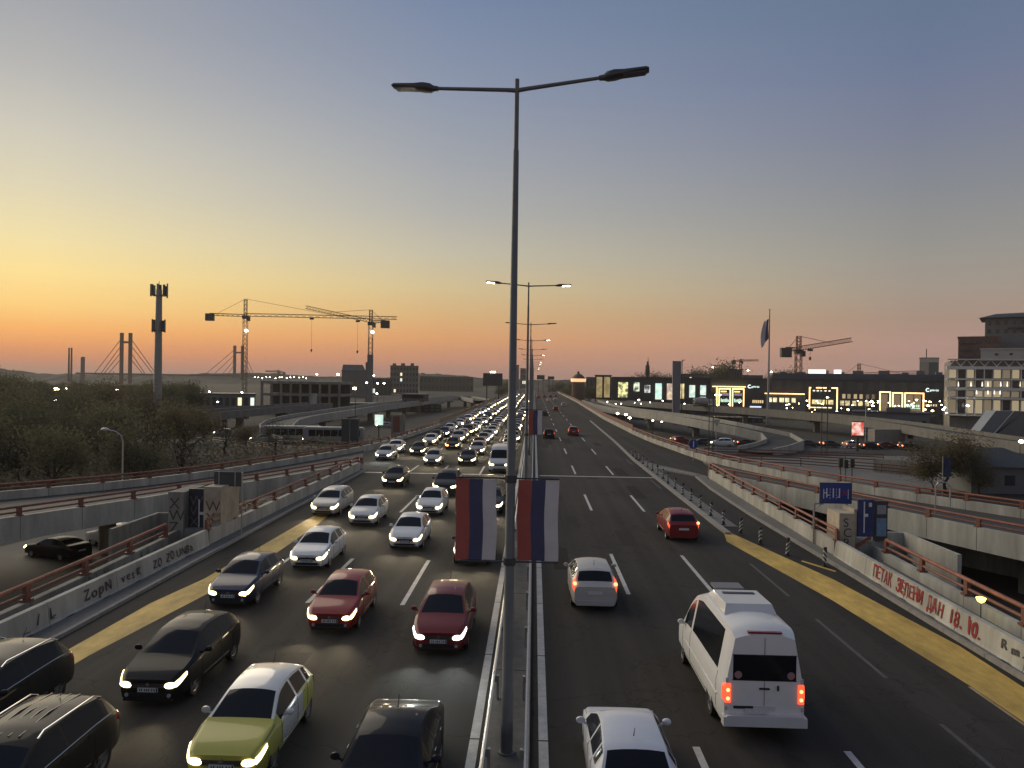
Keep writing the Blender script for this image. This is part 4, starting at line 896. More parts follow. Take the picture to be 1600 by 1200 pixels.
# right carriageway
RC = 'cars driving away from the camera'
for lab, cat, kind, X, Y, col, det in [
 ('white hatchback cut off at the bottom edge beside the white line', 'car', 'hatch', 2.07, 14.35, (0.66, 0.68, 0.72), 2),
 ('silver-white family car with lit red rear lamps ahead of the white hatchback', 'car', 'tallhatch', 2.36, 28.3, (0.5, 0.48, 0.44), 2),
 ('dark red hatchback driving away near the striped delineator posts', 'car', 'tallhatch', 8.1, 41.2, (0.22, 0.02, 0.022), 2),
 ('black hatchback with lit rear lamps in the lane beside the median', 'car', 'hatch', 2.3, 114.3, (0.02, 0.02, 0.02), 1),
 ('small red car with a pale roof in the middle lane, far down the empty road', 'car', 'hatch', 6.3, 121.5, (0.2, 0.03, 0.03), 1),
 ('distant dark car with red rear lamps beside the small median banner', 'car', 'sedan', 2.6, 192, (0.05, 0.04, 0.04), 0),
 ('distant red-lit car in the middle lane behind the two leading ones', 'car', 'hatch', 6.4, 224, (0.1, 0.03, 0.03), 0),
 ('distant pale car with red lamps in the outer lane near the long wall', 'car', 'wagon', 10.4, 268, (0.4, 0.38, 0.36), 0),
 ('far-off pale car below the domed tower road', 'car', 'hatch', 6.2, 330, (0.5, 0.4, 0.38), 0),
 ('far-off silver car alongside the far-off pale one', 'car', 'sedan', 9.6, 350, (0.4, 0.4, 0.4), 0)]:
    o = make_car('car', lab, cat, kind, X, Y, 1, paint(col), 'lit', det, RC)
    if Y < 30 and 'silver' in lab:
        c = shape(kind)
        for sg in (1, -1):
            build(MB().lathe([(0, -.03), (.07, -.02), (.07, .02)], 10, axis='Y', c=(sg * c.W * .43, -c.L / 2 + .06, 1.0)), 'lamp_core', TAILH, o, True)
            build(c.patch(c.L - .42, c.L - .2, 6.7, 8.6, sg, 4, 4, .012), 'upper_tail_light', TAIL, o, True)
    if 'dark red hatchback' in lab:
        c = shape(kind); build(MB().lathe([(0, -.03), (.08, -.02), (.08, .02)], 10, axis='Y', c=(c.W * .44, -c.L / 2 + .1, 1.0)), 'lamp_core', TAILH, o, True)
k = 0
for lane, y0 in ((2.2, 400), (5.6, 420), (9.0, 430), (12.3, 440)):
    for q in range(4):
        make_car('car', 'tiny far-off car with red rear lamps at the end of the empty road', 'car', 'hatch', lane, y0 + 26 * q + rng.uniform(-4, 4), 1, paint((0.08, 0.04, 0.04)), 'lit', 0, 'far cars with red lamps')
# minibus
mbz = make_car('minibus', 'white minibus with roof air-conditioning unit and red rear lamps driving away', 'minibus', 'minibus', 5.56, 18.35, 1, paint((0.76, 0.76, 0.74)), 'lit', 1, RC)
c = shape('minibus'); yr = -c.L / 2
build(MB().box(-.74, .74, yr - .012, yr + .05, 1.42, 2.0), 'rear_window', GLASS, mbz)
for sg in (1, -1): build(MB().lathe([(0, -.005), (.09, -.005), (.09, .0)], 14, axis='Y', c=(sg * .62, yr - .013, 1.54)), 'sticker', mat('sticker_pink', (0.35, 0.2, 0.2), .6), mbz)
for sg in (1, -1):
    tl = build(MB().box(sg * .86 - .07, sg * .86 + .07, yr - .03, yr + .06, .88, 1.32), 'tail_light', TAIL, mbz)
    for q in range(2): build(MB().lathe([(0, -.012), (.045, -.012), (.045, 0)], 12, axis='Y', c=(sg * .86, yr - .031, .98 + .2 * q)), 'lamp_core', TAILH, tl)
build(MB().box(-.98, .98, yr - .14, yr + .1, .36, .58).box(-.9, .9, yr - .14, yr + .02, .58, .61), 'rear_step_bumper', paint((0.64, 0.64, 0.63)), mbz)
build(MB().box(-.72, -.05, yr - .02, yr + .01, .74, .8), 'plate_light', TRIM, mbz); build(MB().box(-.46, .1, yr - .03, yr - .022, .64, .75), 'number_plate', PLATE, mbz)
build(MB().box(-.12, .12, yr - .03, yr, 1.2, 1.24).box(.3, .34, yr - .03, yr, 1.18, 1.3), 'door_handle', TRIM, mbz)
build(MB().box(-.005, .005, yr - .006, yr, .62, 1.4), 'door_gap', TRIM, mbz)
link('panel_gap', fittings('minibus')['gaps'], TRIM, mbz)['kind'] = 'stuff'
build(MB().box(-.005, .005, yr - .007, yr, 2.0, 2.42), 'door_gap', TRIM, mbz)
for sg in (1, -1):
    for zz, xx in ((.7, .9), (1.36, .88)): build(MB().box(sg * xx - .03, sg * xx + .03, yr - .03, yr + .02, zz, zz + .1), 'hinge', paint((0.5, 0.5, 0.5)), mbz)
    build(MB().tube([c.surf(s_, 4.1, sg) + Vector((sg * .006, 0, 0)) for s_ in np.linspace(1.5, 5.5, 9)], .022, 5), 'side_moulding', paint((0.5, 0.5, 0.5)), mbz)
build(MB().box(-.76, .76, yr - .006, yr + .03, 1.40, 1.42).box(-.76, .76, yr - .006, yr + .03, 2.0, 2.02), 'window_rubber', TRIM, mbz)
build(MB().box(-.4, .4, yr - .0, yr + .1, 2.52, 2.56), 'brake_light', TAIL0, mbz)
ac = MB()
for (y0, y1, z0, z1, w0, w1) in ((-1.75, .15, 2.6, 2.83, .66, .58),):
    ac.add([(-w0, y0, z0), (w0, y0, z0), (w0, y1, z0), (-w0, y1, z0), (-w1, y0 + .18, z1), (w1, y0 + .18, z1), (w1, y1 - .35, z1 - .02), (-w1, y1 - .35, z1 - .02)], [(3, 2, 1, 0), (4, 5, 6, 7), (0, 1, 5, 4), (1, 2, 6, 5), (2, 3, 7, 6), (3, 0, 4, 7)])
acu = build(ac, 'air_conditioner', paint((0.6, 0.6, 0.59)), mbz)
build(MB().box(-.42, .42, -.62, -.46, 2.815, 2.835), 'vent_slot', TRIM, acu); build(MB().box(-.4, .35, -1.65, -1.6, 2.64, 2.7), 'vent_slot', TRIM, acu)
build(MB().box(-.4, .4, .35, .95, 2.66, 2.72), 'roof_hatch', mat('hatch_grey', (0.16, 0.16, 0.165), .4), mbz)

# far queue
FARCOL = [(0.05, 0.05, 0.052), (0.36, 0.36, 0.35), (0.62, 0.62, 0.6), (0.03, 0.03, 0.035), (0.12, 0.02, 0.02), (0.09, 0.09, 0.1), (0.02, 0.03, 0.06), (0.3, 0.28, 0.25)]
FARN = ['charcoal', 'silver', 'white', 'black', 'dark red', 'grey', 'dark blue', 'beige']; KN = {'hatch': 'hatchback', 'tallhatch': 'tall hatchback', 'sedan': 'saloon', 'wagon': 'estate car', 'suv': 'sport utility car'}
FK = ['hatch', 'sedan', 'wagon', 'tallhatch', 'suv', 'hatch']
for X, y0, y1, lab in ((-3.05, 79, 430, 'lane beside the median'), (-6.6, 86, 470, 'second lane from the median'),
                      (-10.1, 101, 480, 'third lane from the median'), (-13.6, 97, 400, 'outermost lane by the wall')):
    y = y0 + rng.uniform(0, 2)
    while y < y1:
        kind = rng.choice(FK); dim = rng.random() < .12; ci = rng.choice([0, 1, 1, 1, 2, 2, 2, 2, 3, 4, 5, 6, 7, 7])
        make_car('car', '%s %s %s in the queue, %s' % ('distant' if y < 200 else ('far' if y < 320 else 'very far'), FARN[ci], KN[kind], lab), 'car', kind, X + rng.uniform(-.3, .3), y, -1, paint(FARCOL[ci]), 'lit', 1 if y < 125 else 0, 'distant queue of headlights', head=(HEAD0 if dim else HEADF), beam=(HB * 1.2 if y < 150 else 0))
        y += 4.9 + rng.choice([1.0, 1.4, 1.8, 2.4, 3.6]) + y * 0.005
#@@BACKGROUND
# ------------------------------------------------------------------ background helpers
def on_level(u, v, z):
    a = site(u, v, 1.0); d = a - Vector((0, 0, CAM_H)); t = (z - CAM_H) / d.z
    return Vector((0, 0, CAM_H)) + d * t
GZ = -4.0
far_lamp_later = []
FACADE = mat('facade_dark', (0.06, 0.062, 0.066), 0.6, var=0.15, scale=0.3); FACADE_G = mat('facade_grey', (0.16, 0.16, 0.16), 0.75, var=0.15, scale=0.3)
FACADE_L = mat('facade_pale', (0.42, 0.41, 0.39), 0.8, var=0.12, scale=0.3); BRICK = mat('brick_brown', (0.17, 0.10, 0.075), 0.85, var=0.15, scale=0.6)
WIN_D = mat('window_dark', (0.03, 0.035, 0.045), 0.2); WIN_L = emis('window_lit', (1.0, 0.78, 0.42), 1.3); WIN_C = emis('window_lit_cool', (0.85, 0.95, 0.8), 1.1)
def poster(name, a, b, s=1.0, sx=1.0):
    if name in MATS: return MATS[name]
    m = bpy.data.materials.new(name); m.use_nodes = True; t = m.node_tree; bs = t.nodes['Principled BSDF']
    co = t.nodes.new('ShaderNodeTexCoord'); nz = t.nodes.new('ShaderNodeTexNoise'); nz.inputs['Scale'].default_value = sx; nz.inputs['Detail'].default_value = 3
    rp = t.nodes.new('ShaderNodeValToRGB'); rp.color_ramp.elements[0].position = .42; rp.color_ramp.elements[1].position = .58
    rp.color_ramp.elements[0].color = (*a, 1); rp.color_ramp.elements[1].color = (*b, 1)
    t.links.new(co.outputs['Object'], nz.inputs['Vector']); t.links.new(nz.outputs['Fac'], rp.inputs[0]); t.links.new(rp.outputs[0], bs.inputs['Emission Color']); bs.inputs['Emission Strength'].default_value = s
    bs.inputs['Base Color'].default_value = (.1, .1, .1, 1); MATS[name] = m; return m
def block(name, label, u0, u1, vt, Y, depth, m, cat='building', rows=0, cols=0, lit=0.0, vb=None, base=GZ, group=None, roof=None, wfill=.6, hfill=.55, wm=None):
    a = site(u0, vt, Y); b = site(u1, vt, Y); zt = (a.z + b.z) / 2; x0, x1 = a.x, b.x; w = x1 - x0
    th_ = math.atan2((x0 + x1) / 2, Y); w *= math.cos(th_)
    t = thing(name, label, cat, ((x0 + x1) / 2, Y, base), -th_, group); h = zt - base
    build(MB().box(-w / 2, w / 2, 0, depth, 0, h), 'wall', m, t)
    build(MB().box(-w / 2 - .3, w / 2 + .3, -.3, depth + .3, h, h + max(.35, h * .02)), 'roof', roof or DARK, t)
    if rows:
        zb_ = 0.0 if vb is None else site(u0, vb, Y).z - base
        fh = (h - zb_) / rows; fw = w / cols
        me = MB().box(-fw * wfill / 2, fw * wfill / 2, -.08, .02, 0, fh * hfill).mesh('window'); me.materials.append(wm or WIN_D)
        for r_ in range(rows):
            for c_ in range(cols): link('window', me, rng.choice([WIN_L, WIN_L, WIN_C]) if rng.random() < lit else (wm or WIN_D), t, (-w / 2 + fw * (c_ + .5), 0, zb_ + fh * (r_ + .22)))
    return t, w, h
def lit_frame(t, x0, x1, z0, z1, w=.35, y=-.15, m=None, nm='lit_frame'):
    m = m or emis('frame_glow', (1.0, 0.62, 0.24), 3.0)
    build(MB().box(x0, x0 + w, y, y + .1, z0, z1).box(x1 - w, x1, y, y + .1, z0, z1).box(x0 + w, x1 - w, y, y + .1, z1 - w, z1), nm, m, t)
def facing(t, u, v, Y):
    """offset along a rotated front wall, from its middle"""
    p = site(u, v, Y); th_ = math.atan2(t.location.x, t.location.y); q = p.x / p.y
    return t.location.x / math.sin(th_) * math.tan(math.atan(q) - th_) if abs(th_) > 1e-4 else p.x - t.location.x
# ------------------------------------------------------------------ hills, woods
def hills(name, Y, prof, jit, m, base=-20, depth=400, n=160, seed=1):
    r_ = random.Random(seed); us = np.linspace(prof[0][0], prof[-1][0], n); vs_ = np.interp(us, [p[0] for p in prof], [p[1] for p in prof])
    f = []; a = 0
    for k in range(n): a = a * .6 + r_.uniform(-1, 1) * jit; f.append(a)
    top = [site(u, v - q, Y) for u, v, q in zip(us, vs_, f)]
    mb = MB(); V3 = []
    for p in top: V3 += [(p.x, Y - depth, base), (p.x, Y - depth * .3, base + (p.z - base) * .62 + r_.uniform(-1, 1) * .2), (p.x, Y, p.z), (p.x, Y + depth, base)]
    F3 = [(4 * k + j, 4 * k + j + 1, 4 * k + 5 + j, 4 * k + 4 + j) for k in range(n - 1) for j in range(3)]
    return struct(build(mb.add(V3, F3), name, m, None, True))
HILL = mat('hill_woodland', (0.045, 0.05, 0.04), 0.95, var=0.4, scale=0.02)
hills('hills', 1850, [(-400, 576), (0, 577), (60, 584), (200, 585), (300, 584), (420, 583), (500, 588), (600, 590), (660, 584), (720, 586), (770, 592), (900, 594), (1100, 590), (1600, 600), (2000, 605)], 1.0, HILL, depth=100, n=320, seed=3)
hills('hills', 1500, [(-500, 575), (-100, 577), (0, 580), (30, 588), (120, 586), (170, 591), (240, 588), (330, 592), (420, 593), (520, 593), (620, 592), (655, 583), (690, 585), (730, 588), (765, 596), (800, 600)], 1.5, HILL, depth=200, n=420, seed=5)
# ------------------------------------------------------------------ trees
BARK = mat('bark', (0.05, 0.042, 0.034), 0.9, var=0.3, scale=3)
LEAVES = [mat('leaves_olive', (0.15, 0.145, 0.085), 0.8, var=0.35, scale=0.6), mat('leaves_brown', (0.175, 0.15, 0.095), 0.8, var=0.35, scale=0.6), mat('leaves_dark', (0.115, 0.118, 0.072), 0.8, var=0.35, scale=0.6)]
for m_ in LEAVES:
    t_ = m_.node_tree; bs_ = t_.nodes['Principled BSDF']; out_ = t_.nodes['Material Output']; tr_ = t_.nodes.new('ShaderNodeBsdfTranslucent'); mx_ = t_.nodes.new('ShaderNodeMixShader'); mx_.inputs[0].default_value = .45
    t_.links.new(bs_.inputs['Base Color'].links[0].from_socket, tr_.inputs['Color']); t_.links.new(bs_.outputs[0], mx_.inputs[1]); t_.links.new(tr_.outputs[0], mx_.inputs[2]); t_.links.new(mx_.outputs[0], out_.inputs['Surface']); bs_.inputs['Specular IOR Level'].default_value = .1
def tree_meshes(seed, h, w, leaves, card, bare=False):
    r_ = random.Random(seed); tr = MB(); cr = MB(); tips = []
    th = h * .3
    tr.tube([(0, 0, -.2), (.05 * w, 0, th * .6), (0, .04 * w, th), (0.02 * w, 0, h * .7)], [.035 * h, .026 * h, .02 * h, .006 * h], 7)
    for k in range(9 if not bare else 16):
        a = r_.uniform(0, 6.28); z0 = r_.uniform(th * .7, h * .62); l = w * r_.uniform(.3, .5); z1 = z0 + l * r_.uniform(.4, 1.3)
        e = Vector((math.cos(a) * l, math.sin(a) * l, min(z1, h * .96))); m = Vector((math.cos(a) * l * .45, math.sin(a) * l * .45, z0 + (e.z - z0) * .35))
        tr.tube([(0, 0, z0), m, e], [.011 * h, .007 * h, .003 * h], 5); tips.append(e)
        for q in range(3 if not bare else 5):
            b = m.lerp(e, r_.uniform(.2, .9)); d = Vector((r_.uniform(-1, 1), r_.uniform(-1, 1), r_.uniform(.2, 1.2))).normalized() * l * r_.uniform(.3, .6)
            tr.tube([b, b + d], [.004 * h, .0015 * h], 4); tips.append(b + d)
    tips.append(Vector((0, 0, h * .92)))
    for k in range(leaves):
        c0 = r_.choice(tips); rad = w * (.17 if not bare else .12)
        p = c0 + Vector((r_.gauss(0, rad), r_.gauss(0, rad), r_.gauss(0, rad * .8)))
        if p.z < th * .45: continue
        a = Vector((r_.uniform(-1, 1), r_.uniform(-1, 1), r_.uniform(-1, 1))).normalized(); b = a.orthogonal().normalized(); s = card * r_.uniform(.5, 1.25)
        cr.add([p - a * s, p + b * s * .55, p + a * s, p - b * s * .55], [(0, 1, 2, 3)])
    return tr.mesh('trunk', True), cr.mesh('crown')
TV = [tree_meshes(21, 9, 8, 5200, .22), tree_meshes(22, 8, 6, 4200, .19), tree_meshes(23, 10, 7, 4800, .21), tree_meshes(24, 6, 6, 3800, .18), tree_meshes(25, 8, 7, 500, .15, True)]
for a, b in TV: a.materials.append(BARK); b.materials.append(LEAVES[0])
def tree(x, y, k, sc_, label, z=GZ, leaf=0, group='trees in the dark wood', name='tree'):
    t = thing(name, label, 'tree', (x, y, z), rng.uniform(0, 6.28), group); t.scale = (sc_ * rng.uniform(.9, 1.15), sc_ * rng.uniform(.9, 1.15), sc_)
    link('trunk', TV[k][0], None, t); link('crown', TV[k][1], LEAVES[leaf], t); return t
rt = random.Random(77); placed = []
tries = 0
while len(placed) < 120 and tries < 6000:
    tries += 1
    u = rt.uniform(-70, 300); Y = 66 + (rt.random() ** 1.7) * 420
    p = site(u, 600, Y); x = p.x
    if u > 215 and Y > 95 and Y < 170 and rt.random() < .5: continue
    if x > -18 - 0.5 * max(0, 110 - Y) - 8: continue
    if any((x - a) ** 2 + (Y - b) ** 2 < (3.6 + Y * .018) ** 2 for a, b in placed): continue
    placed.append((x, Y)); k = rt.choice([0, 0, 1, 2, 2, 3, 4])
    top = [9, 8, 10, 6, 8][k]; s_ = rt.uniform(.75, 1.2)
    lim = (6.4 + (Y - 66) * .05) if Y < 140 else 12.2 - Y * .0115
    if u < 25 and Y > 150: lim += 2.2
    s_ = min(s_, lim / top)
    lf = rt.choice([0, 0, 1, 2]); tree(x, Y, k, s_, '%s %s %s' % (['olive', 'brownish', 'dark green'][lf], 'nearly bare tree' if k == 4 else ['broad leafy tree', 'slim leafy tree', 'tall leafy tree', 'low bushy tree'][k], 'in the dark wood beside the left ramp' if Y < 130 else ('in the dim woodland further behind the left ramp' if Y < 260 else 'in the far woodland below the bridge pylons')), leaf=lf)
for u, v, k, s_, l in ((432, 712, 4, .75, 'bare young tree in front of the parked buses'), (352, 712, 4, .8, 'bare tree by the street below the telecom mast'), (385, 706, 3, .6, 'low bushy tree beside the bare tree near the street'), (318, 690, 1, .8, 'leafy tree beside the parked cars below the telecom mast')):
    p = on_level(u, v, GZ); tree(p.x, p.y, k, s_, l, leaf=1, group='trees by the lower street')
for u, v, k, s_, l in ((1478, 772, 0, .72, 'broad olive-green tree beside the blue street sign'), (1503, 766, 2, .55, 'brownish tree directly behind the broad olive-green one'), (1456, 768, 3, .55, 'low tree beside the broad olive-green tree, towards the graffiti wall'), (1530, 775, 1, .5, 'slim tree between the broad tree and the roofed kiosk')):
    p = on_level(u, v, GZ); tree(p.x, p.y, k, s_, l, leaf=[1, 1, 0, 1][k % 4], group='trees by the plaza')
# undergrowth below the near wood
ug = MB(); ru = random.Random(5)
for k in range(16000):
    Y = 52 + ru.random() ** 1.6 * 90; x = -24 - ru.random() * 75 - max(0, 60 - Y) * .8
    if x > -26 and Y > 60: continue
    p = Vector((x, Y, GZ + ru.random() ** 2 * 2.2)); a = Vector((ru.uniform(-1, 1), ru.uniform(-1, 1), ru.uniform(-.3, 1))).normalized(); b = a.orthogonal().normalized(); s_ = ru.uniform(.15, .42)
    if -44 < x < -22 and 40 < Y < 64: continue
    ug.add([p - a * s_, p + b * s_ * .5, p + a * s_, p - b * s_ * .5], [(0, 1, 2, 3)])
o = build(ug, 'undergrowth', LEAVES[1]); o['kind'] = 'stuff'; o['label'] = 'brown undergrowth between the trees below the left ramp'; o['category'] = 'undergrowth'
# ------------------------------------------------------------------ loop ramps and viaducts
def viaduct(name, label, pts, half, m=CONC, th=1.3, parap=.9, piers=0, base=GZ):
    t = thing(name, label, 'viaduct'); P = resample(smooth([Vector(p) for p in pts], 3), 7.0)
    deck = MB(); sides = []
    N = len(P); L_, R_ = [], []
    for k, p in enumerate(P):
        u = (P[min(k + 1, N - 1)] - P[max(k - 1, 0)]); u.z = 0; u.normalize(); s = Vector((u.y, -u.x, 0)) * half; L_.append(p - s); R_.append(p + s)
    up = Vector((0, 0, parap)); dn = Vector((0, 0, -th))
    for k in range(N - 1):
        deck.add([L_[k], R_[k], R_[k + 1], L_[k + 1]], [(0, 1, 2, 3)]); deck.add([L_[k] + dn, R_[k] + dn, R_[k + 1] + dn, L_[k + 1] + dn], [(3, 2, 1, 0)])
    build(deck, 'deck', ASPH2, t)
    for E in (L_, R_):
        for k in range(N - 1):
            u = (E[k + 1] - E[k]); w = Vector((u.y, -u.x, 0)).normalized() * .15; a, b = E[k], E[k + 1] - u * .004
            mb = MB().add([a - w + dn, a + w + dn, b + w + dn, b - w + dn, a - w + up, a + w + up, b + w + up, b - w + up], [(3, 2, 1, 0), (4, 5, 6, 7), (0, 1, 5, 4), (1, 2, 6, 5), (2, 3, 7, 6), (3, 0, 4, 7)])
            build(mb, 'edge_panel', m, t)
    if piers:
        for k in range(1, N - 1, piers):
            p = P[k]
            if p.z - th - base > 1.2: build(MB().box(p.x - .7, p.x + .7, p.y - .7, p.y + .7, base, p.z - th).box(p.x - 2, p.x + 2, p.y - .8, p.y + .8, p.z - th - .7, p.z - th - .02), 'pier', CONC_D, t)
    return t
VC = mat('viaduct_concrete', (0.40, 0.38, 0.33), 0.9, var=0.25, scale=0.6, stretch=(1, 1, .3))
VD = mat('viaduct_dark', (0.2, 0.19, 0.168), 0.9, var=0.25, scale=0.6, stretch=(1, 1, .3))
gl = lambda u, v, z: tuple(on_level(u, v, z))
viaduct('loop_ramp', 'curving concrete loop ramp on piers in front of the dark shopping mall', [(24, 330, .3), gl(955, 639, .3), gl(1010, 646, .2), gl(1070, 654, .0), gl(1125, 664, -.4), gl(1175, 674, -1.2), gl(1222, 684, -2.1), gl(1232, 694, -2.9), gl(1180, 706, -3.6)], 3.4, VC, th=1.0, parap=.8, piers=4)
viaduct('viaduct', 'long grey road viaduct below the lit mall windows', [(30, 352, .5), gl(1020, 632, .5), gl(1150, 640, .5), gl(1300, 652, .3), gl(1400, 663, .1), gl(1500, 680, -.4), gl(1640, 700, -1.0)], 4.0, VD, th=1.0, parap=.75, piers=5)
viaduct('loop_ramp', 'curving concrete loop ramp on piers above the parked buses', [(-22, 320, .3), gl(720, 620, .3), gl(660, 627, .2), gl(590, 635, .0), gl(520, 646, -.4), gl(462, 655, -1.0), gl(432, 664, -1.8), gl(432, 676, -2.8), gl(470, 690, -3.5)], 3.4, VC, th=1.0, parap=.8, piers=3)
viaduct('viaduct', 'grey road viaduct crossing behind the left loop ramp', [gl(500, 633, .2), gl(430, 638, .2), gl(380, 643, .0), gl(300, 650, -.4), gl(200, 660, -1)], 4.0, VD, th=1.0, parap=.8, piers=3)
# lower streets
struct(strip('street', V([(22, 138), (60, 150), (110, 160), (190, 176)]), V([(22, 152), (60, 168), (110, 180), (190, 196)]), 0, GZ + .02, ASPH2))
struct(strip('street', V([(-150, 150), (-90, 142), (-50, 136), (-19, 130)]), V([(-150, 172), (-90, 162), (-50, 154), (-19, 150)]), 0, GZ + .02, ASPH2))
struct(strip('plaza', V([(32, 90), (60, 96), (120, 110)]), V([(32, 132), (60, 140), (120, 152)]), 0, GZ + .02, PAVE))
def fence(name, label, pts, h, m, post=6.0, rails=3, group=None):
    t = thing(name, label, 'fence', group=group); P = resample([Vector(p) for p in pts], post)
    for p in P: build(MB().box(p.x - .06, p.x + .06, p.y - .06, p.y + .06, p.z, p.z + h), 'post', m, t)
    for q in range(rails):
        z = h * (q + 1) / rails - .06; build(MB().tube([p + Vector((0, 0, z)) for p in P], .09, 5), 'rail', m, t)
fence('street_railing', 'red-brown street railing in front of the tail-lit street traffic', [gl(1100, 712, GZ), gl(1250, 716, GZ), gl(1380, 722, GZ)], 1.3, RUST_D)
fence('street_railing', 'second red-brown railing nearer to the ramp wall', [gl(1130, 722, GZ), gl(1250, 728, GZ), gl(1420, 742, GZ), gl(1600, 758, GZ)], 1.3, RUST_D)
fence('street_railing', 'red-brown street railing in front of the two buses', [gl(420, 696, GZ), gl(500, 700, GZ), gl(570, 705, GZ)], 1.3, RUST_D)
fence('street_railing', 'brown railing below the small bare trees on the left', [gl(280, 684, GZ), gl(360, 694, GZ), gl(440, 706, GZ)], 1.2, RUST_D)
p0, p1 = on_level(1365, 736, GZ), on_level(1445, 744, GZ)
t = thing('graffiti_wall', 'low grey wall with white spray-painted shapes on the plaza', 'wall'); 
for k in range(6):
    a = p0.lerp(p1, k / 6); b = p0.lerp(p1, (k + 1) / 6); build(seg_panel(a - Vector((0, 0, 0)), b, 0, [(-.12, 0), (-.12, 1.9), (.12, 1.9), (.12, 0)], .02), 'panel', CONC_D, t)
for f_, ch in ((.03, '7'), (.2, 'N'), (.3, 'Z'), (.62, '8'), (.85, 'A')):
    a = p0.lerp(p1, f_); me = text_mesh(ch, 2.4); me.materials.append(mat('white_spray', (.6, .6, .58), .8)); link('graffiti_lettering', me, None, t, (a.x, a.y - .16, a.z + .15), frame_rot(p1 - p0, (0, 0, 1)))
p = on_level(1453, 770, GZ)
s = thing('street_sign', 'narrow upright blue street sign beside the plaza tree', 'road sign', (p.x - .6, p.y - 4, GZ)); build(MB().box(0, .9, -.04, .04, 2.4, 4.6), 'sign_face', BLUED, s); build(MB().tube([(-.05, 0, 0), (-.05, 0, 4.7)], .05), 'post', STEEL, s)
for k, (u, v) in enumerate(((1313, 745), (1321, 748), (1331, 746))):
    p = on_level(u, v + 8, GZ); s = thing('traffic_light', 'dark traffic light head on a short post on the plaza, %s' % ['leftmost of three', 'middle of three', 'rightmost of three'][k], 'traffic light', p, 0, 'traffic lights on the plaza')
    build(MB().box(-.25, .25, -.18, .18, 2.0, 3.1), 'head', DARK, s); build(MB().box(-.3, .3, -.34, -.18, 2.3, 2.4), 'visor', DARK, s); build(MB().tube([(0, 0, 0), (0, 0, 2.0)], .06), 'post', DARK, s)
rl = random.Random(9)
for k in range(46):
    u = rl.uniform(1205, 1480); far_lamp_later.append((u, rl.uniform(626, 645), rl.uniform(240, 275)))
# kiosk house right edge
p = on_level(1560, 775, GZ)
t = thing('kiosk_house', 'dark low house with a hipped roof at the edge behind the plaza tree', 'house', (p.x + 2.5, p.y + 2, GZ))
build(MB().box(-4.5, 4.5, 0, 8, 0, 3.2), 'wall', FACADE_G, t); build(MB().add([(-5.2, -.7, 3.2), (5.2, -.7, 3.2), (5.2, 8.7, 3.2), (-5.2, 8.7, 3.2), (-1.5, 4, 5.2), (1.5, 4, 5.2)], [(0, 1, 5, 4), (1, 2, 5), (2, 3, 4, 5), (3, 0, 4), (3, 2, 1, 0)]), 'roof', mat('slate', (.05, .055, .06), .7, var=.2), t)
for q in (-3, 0, 3): build(MB().box(q - .6, q + .6, -.05, .02, 1, 2.2), 'window', WIN_D, t)
# hoop stand on the ramp parapet
s = thing('sign_hoop', 'empty steel hoop stand at the ramp parapet near the plaza tree', 'stand', (26.6, 51.5, .0)); build(MB().tube([(0, 0, 0), (0, 0, 1.9), (.15, 0, 2.2), (.7, 0, 2.2), (.95, 0, 1.9), (.95, 0, .6)], .045, 8), 'hoop', STEEL, s, True)
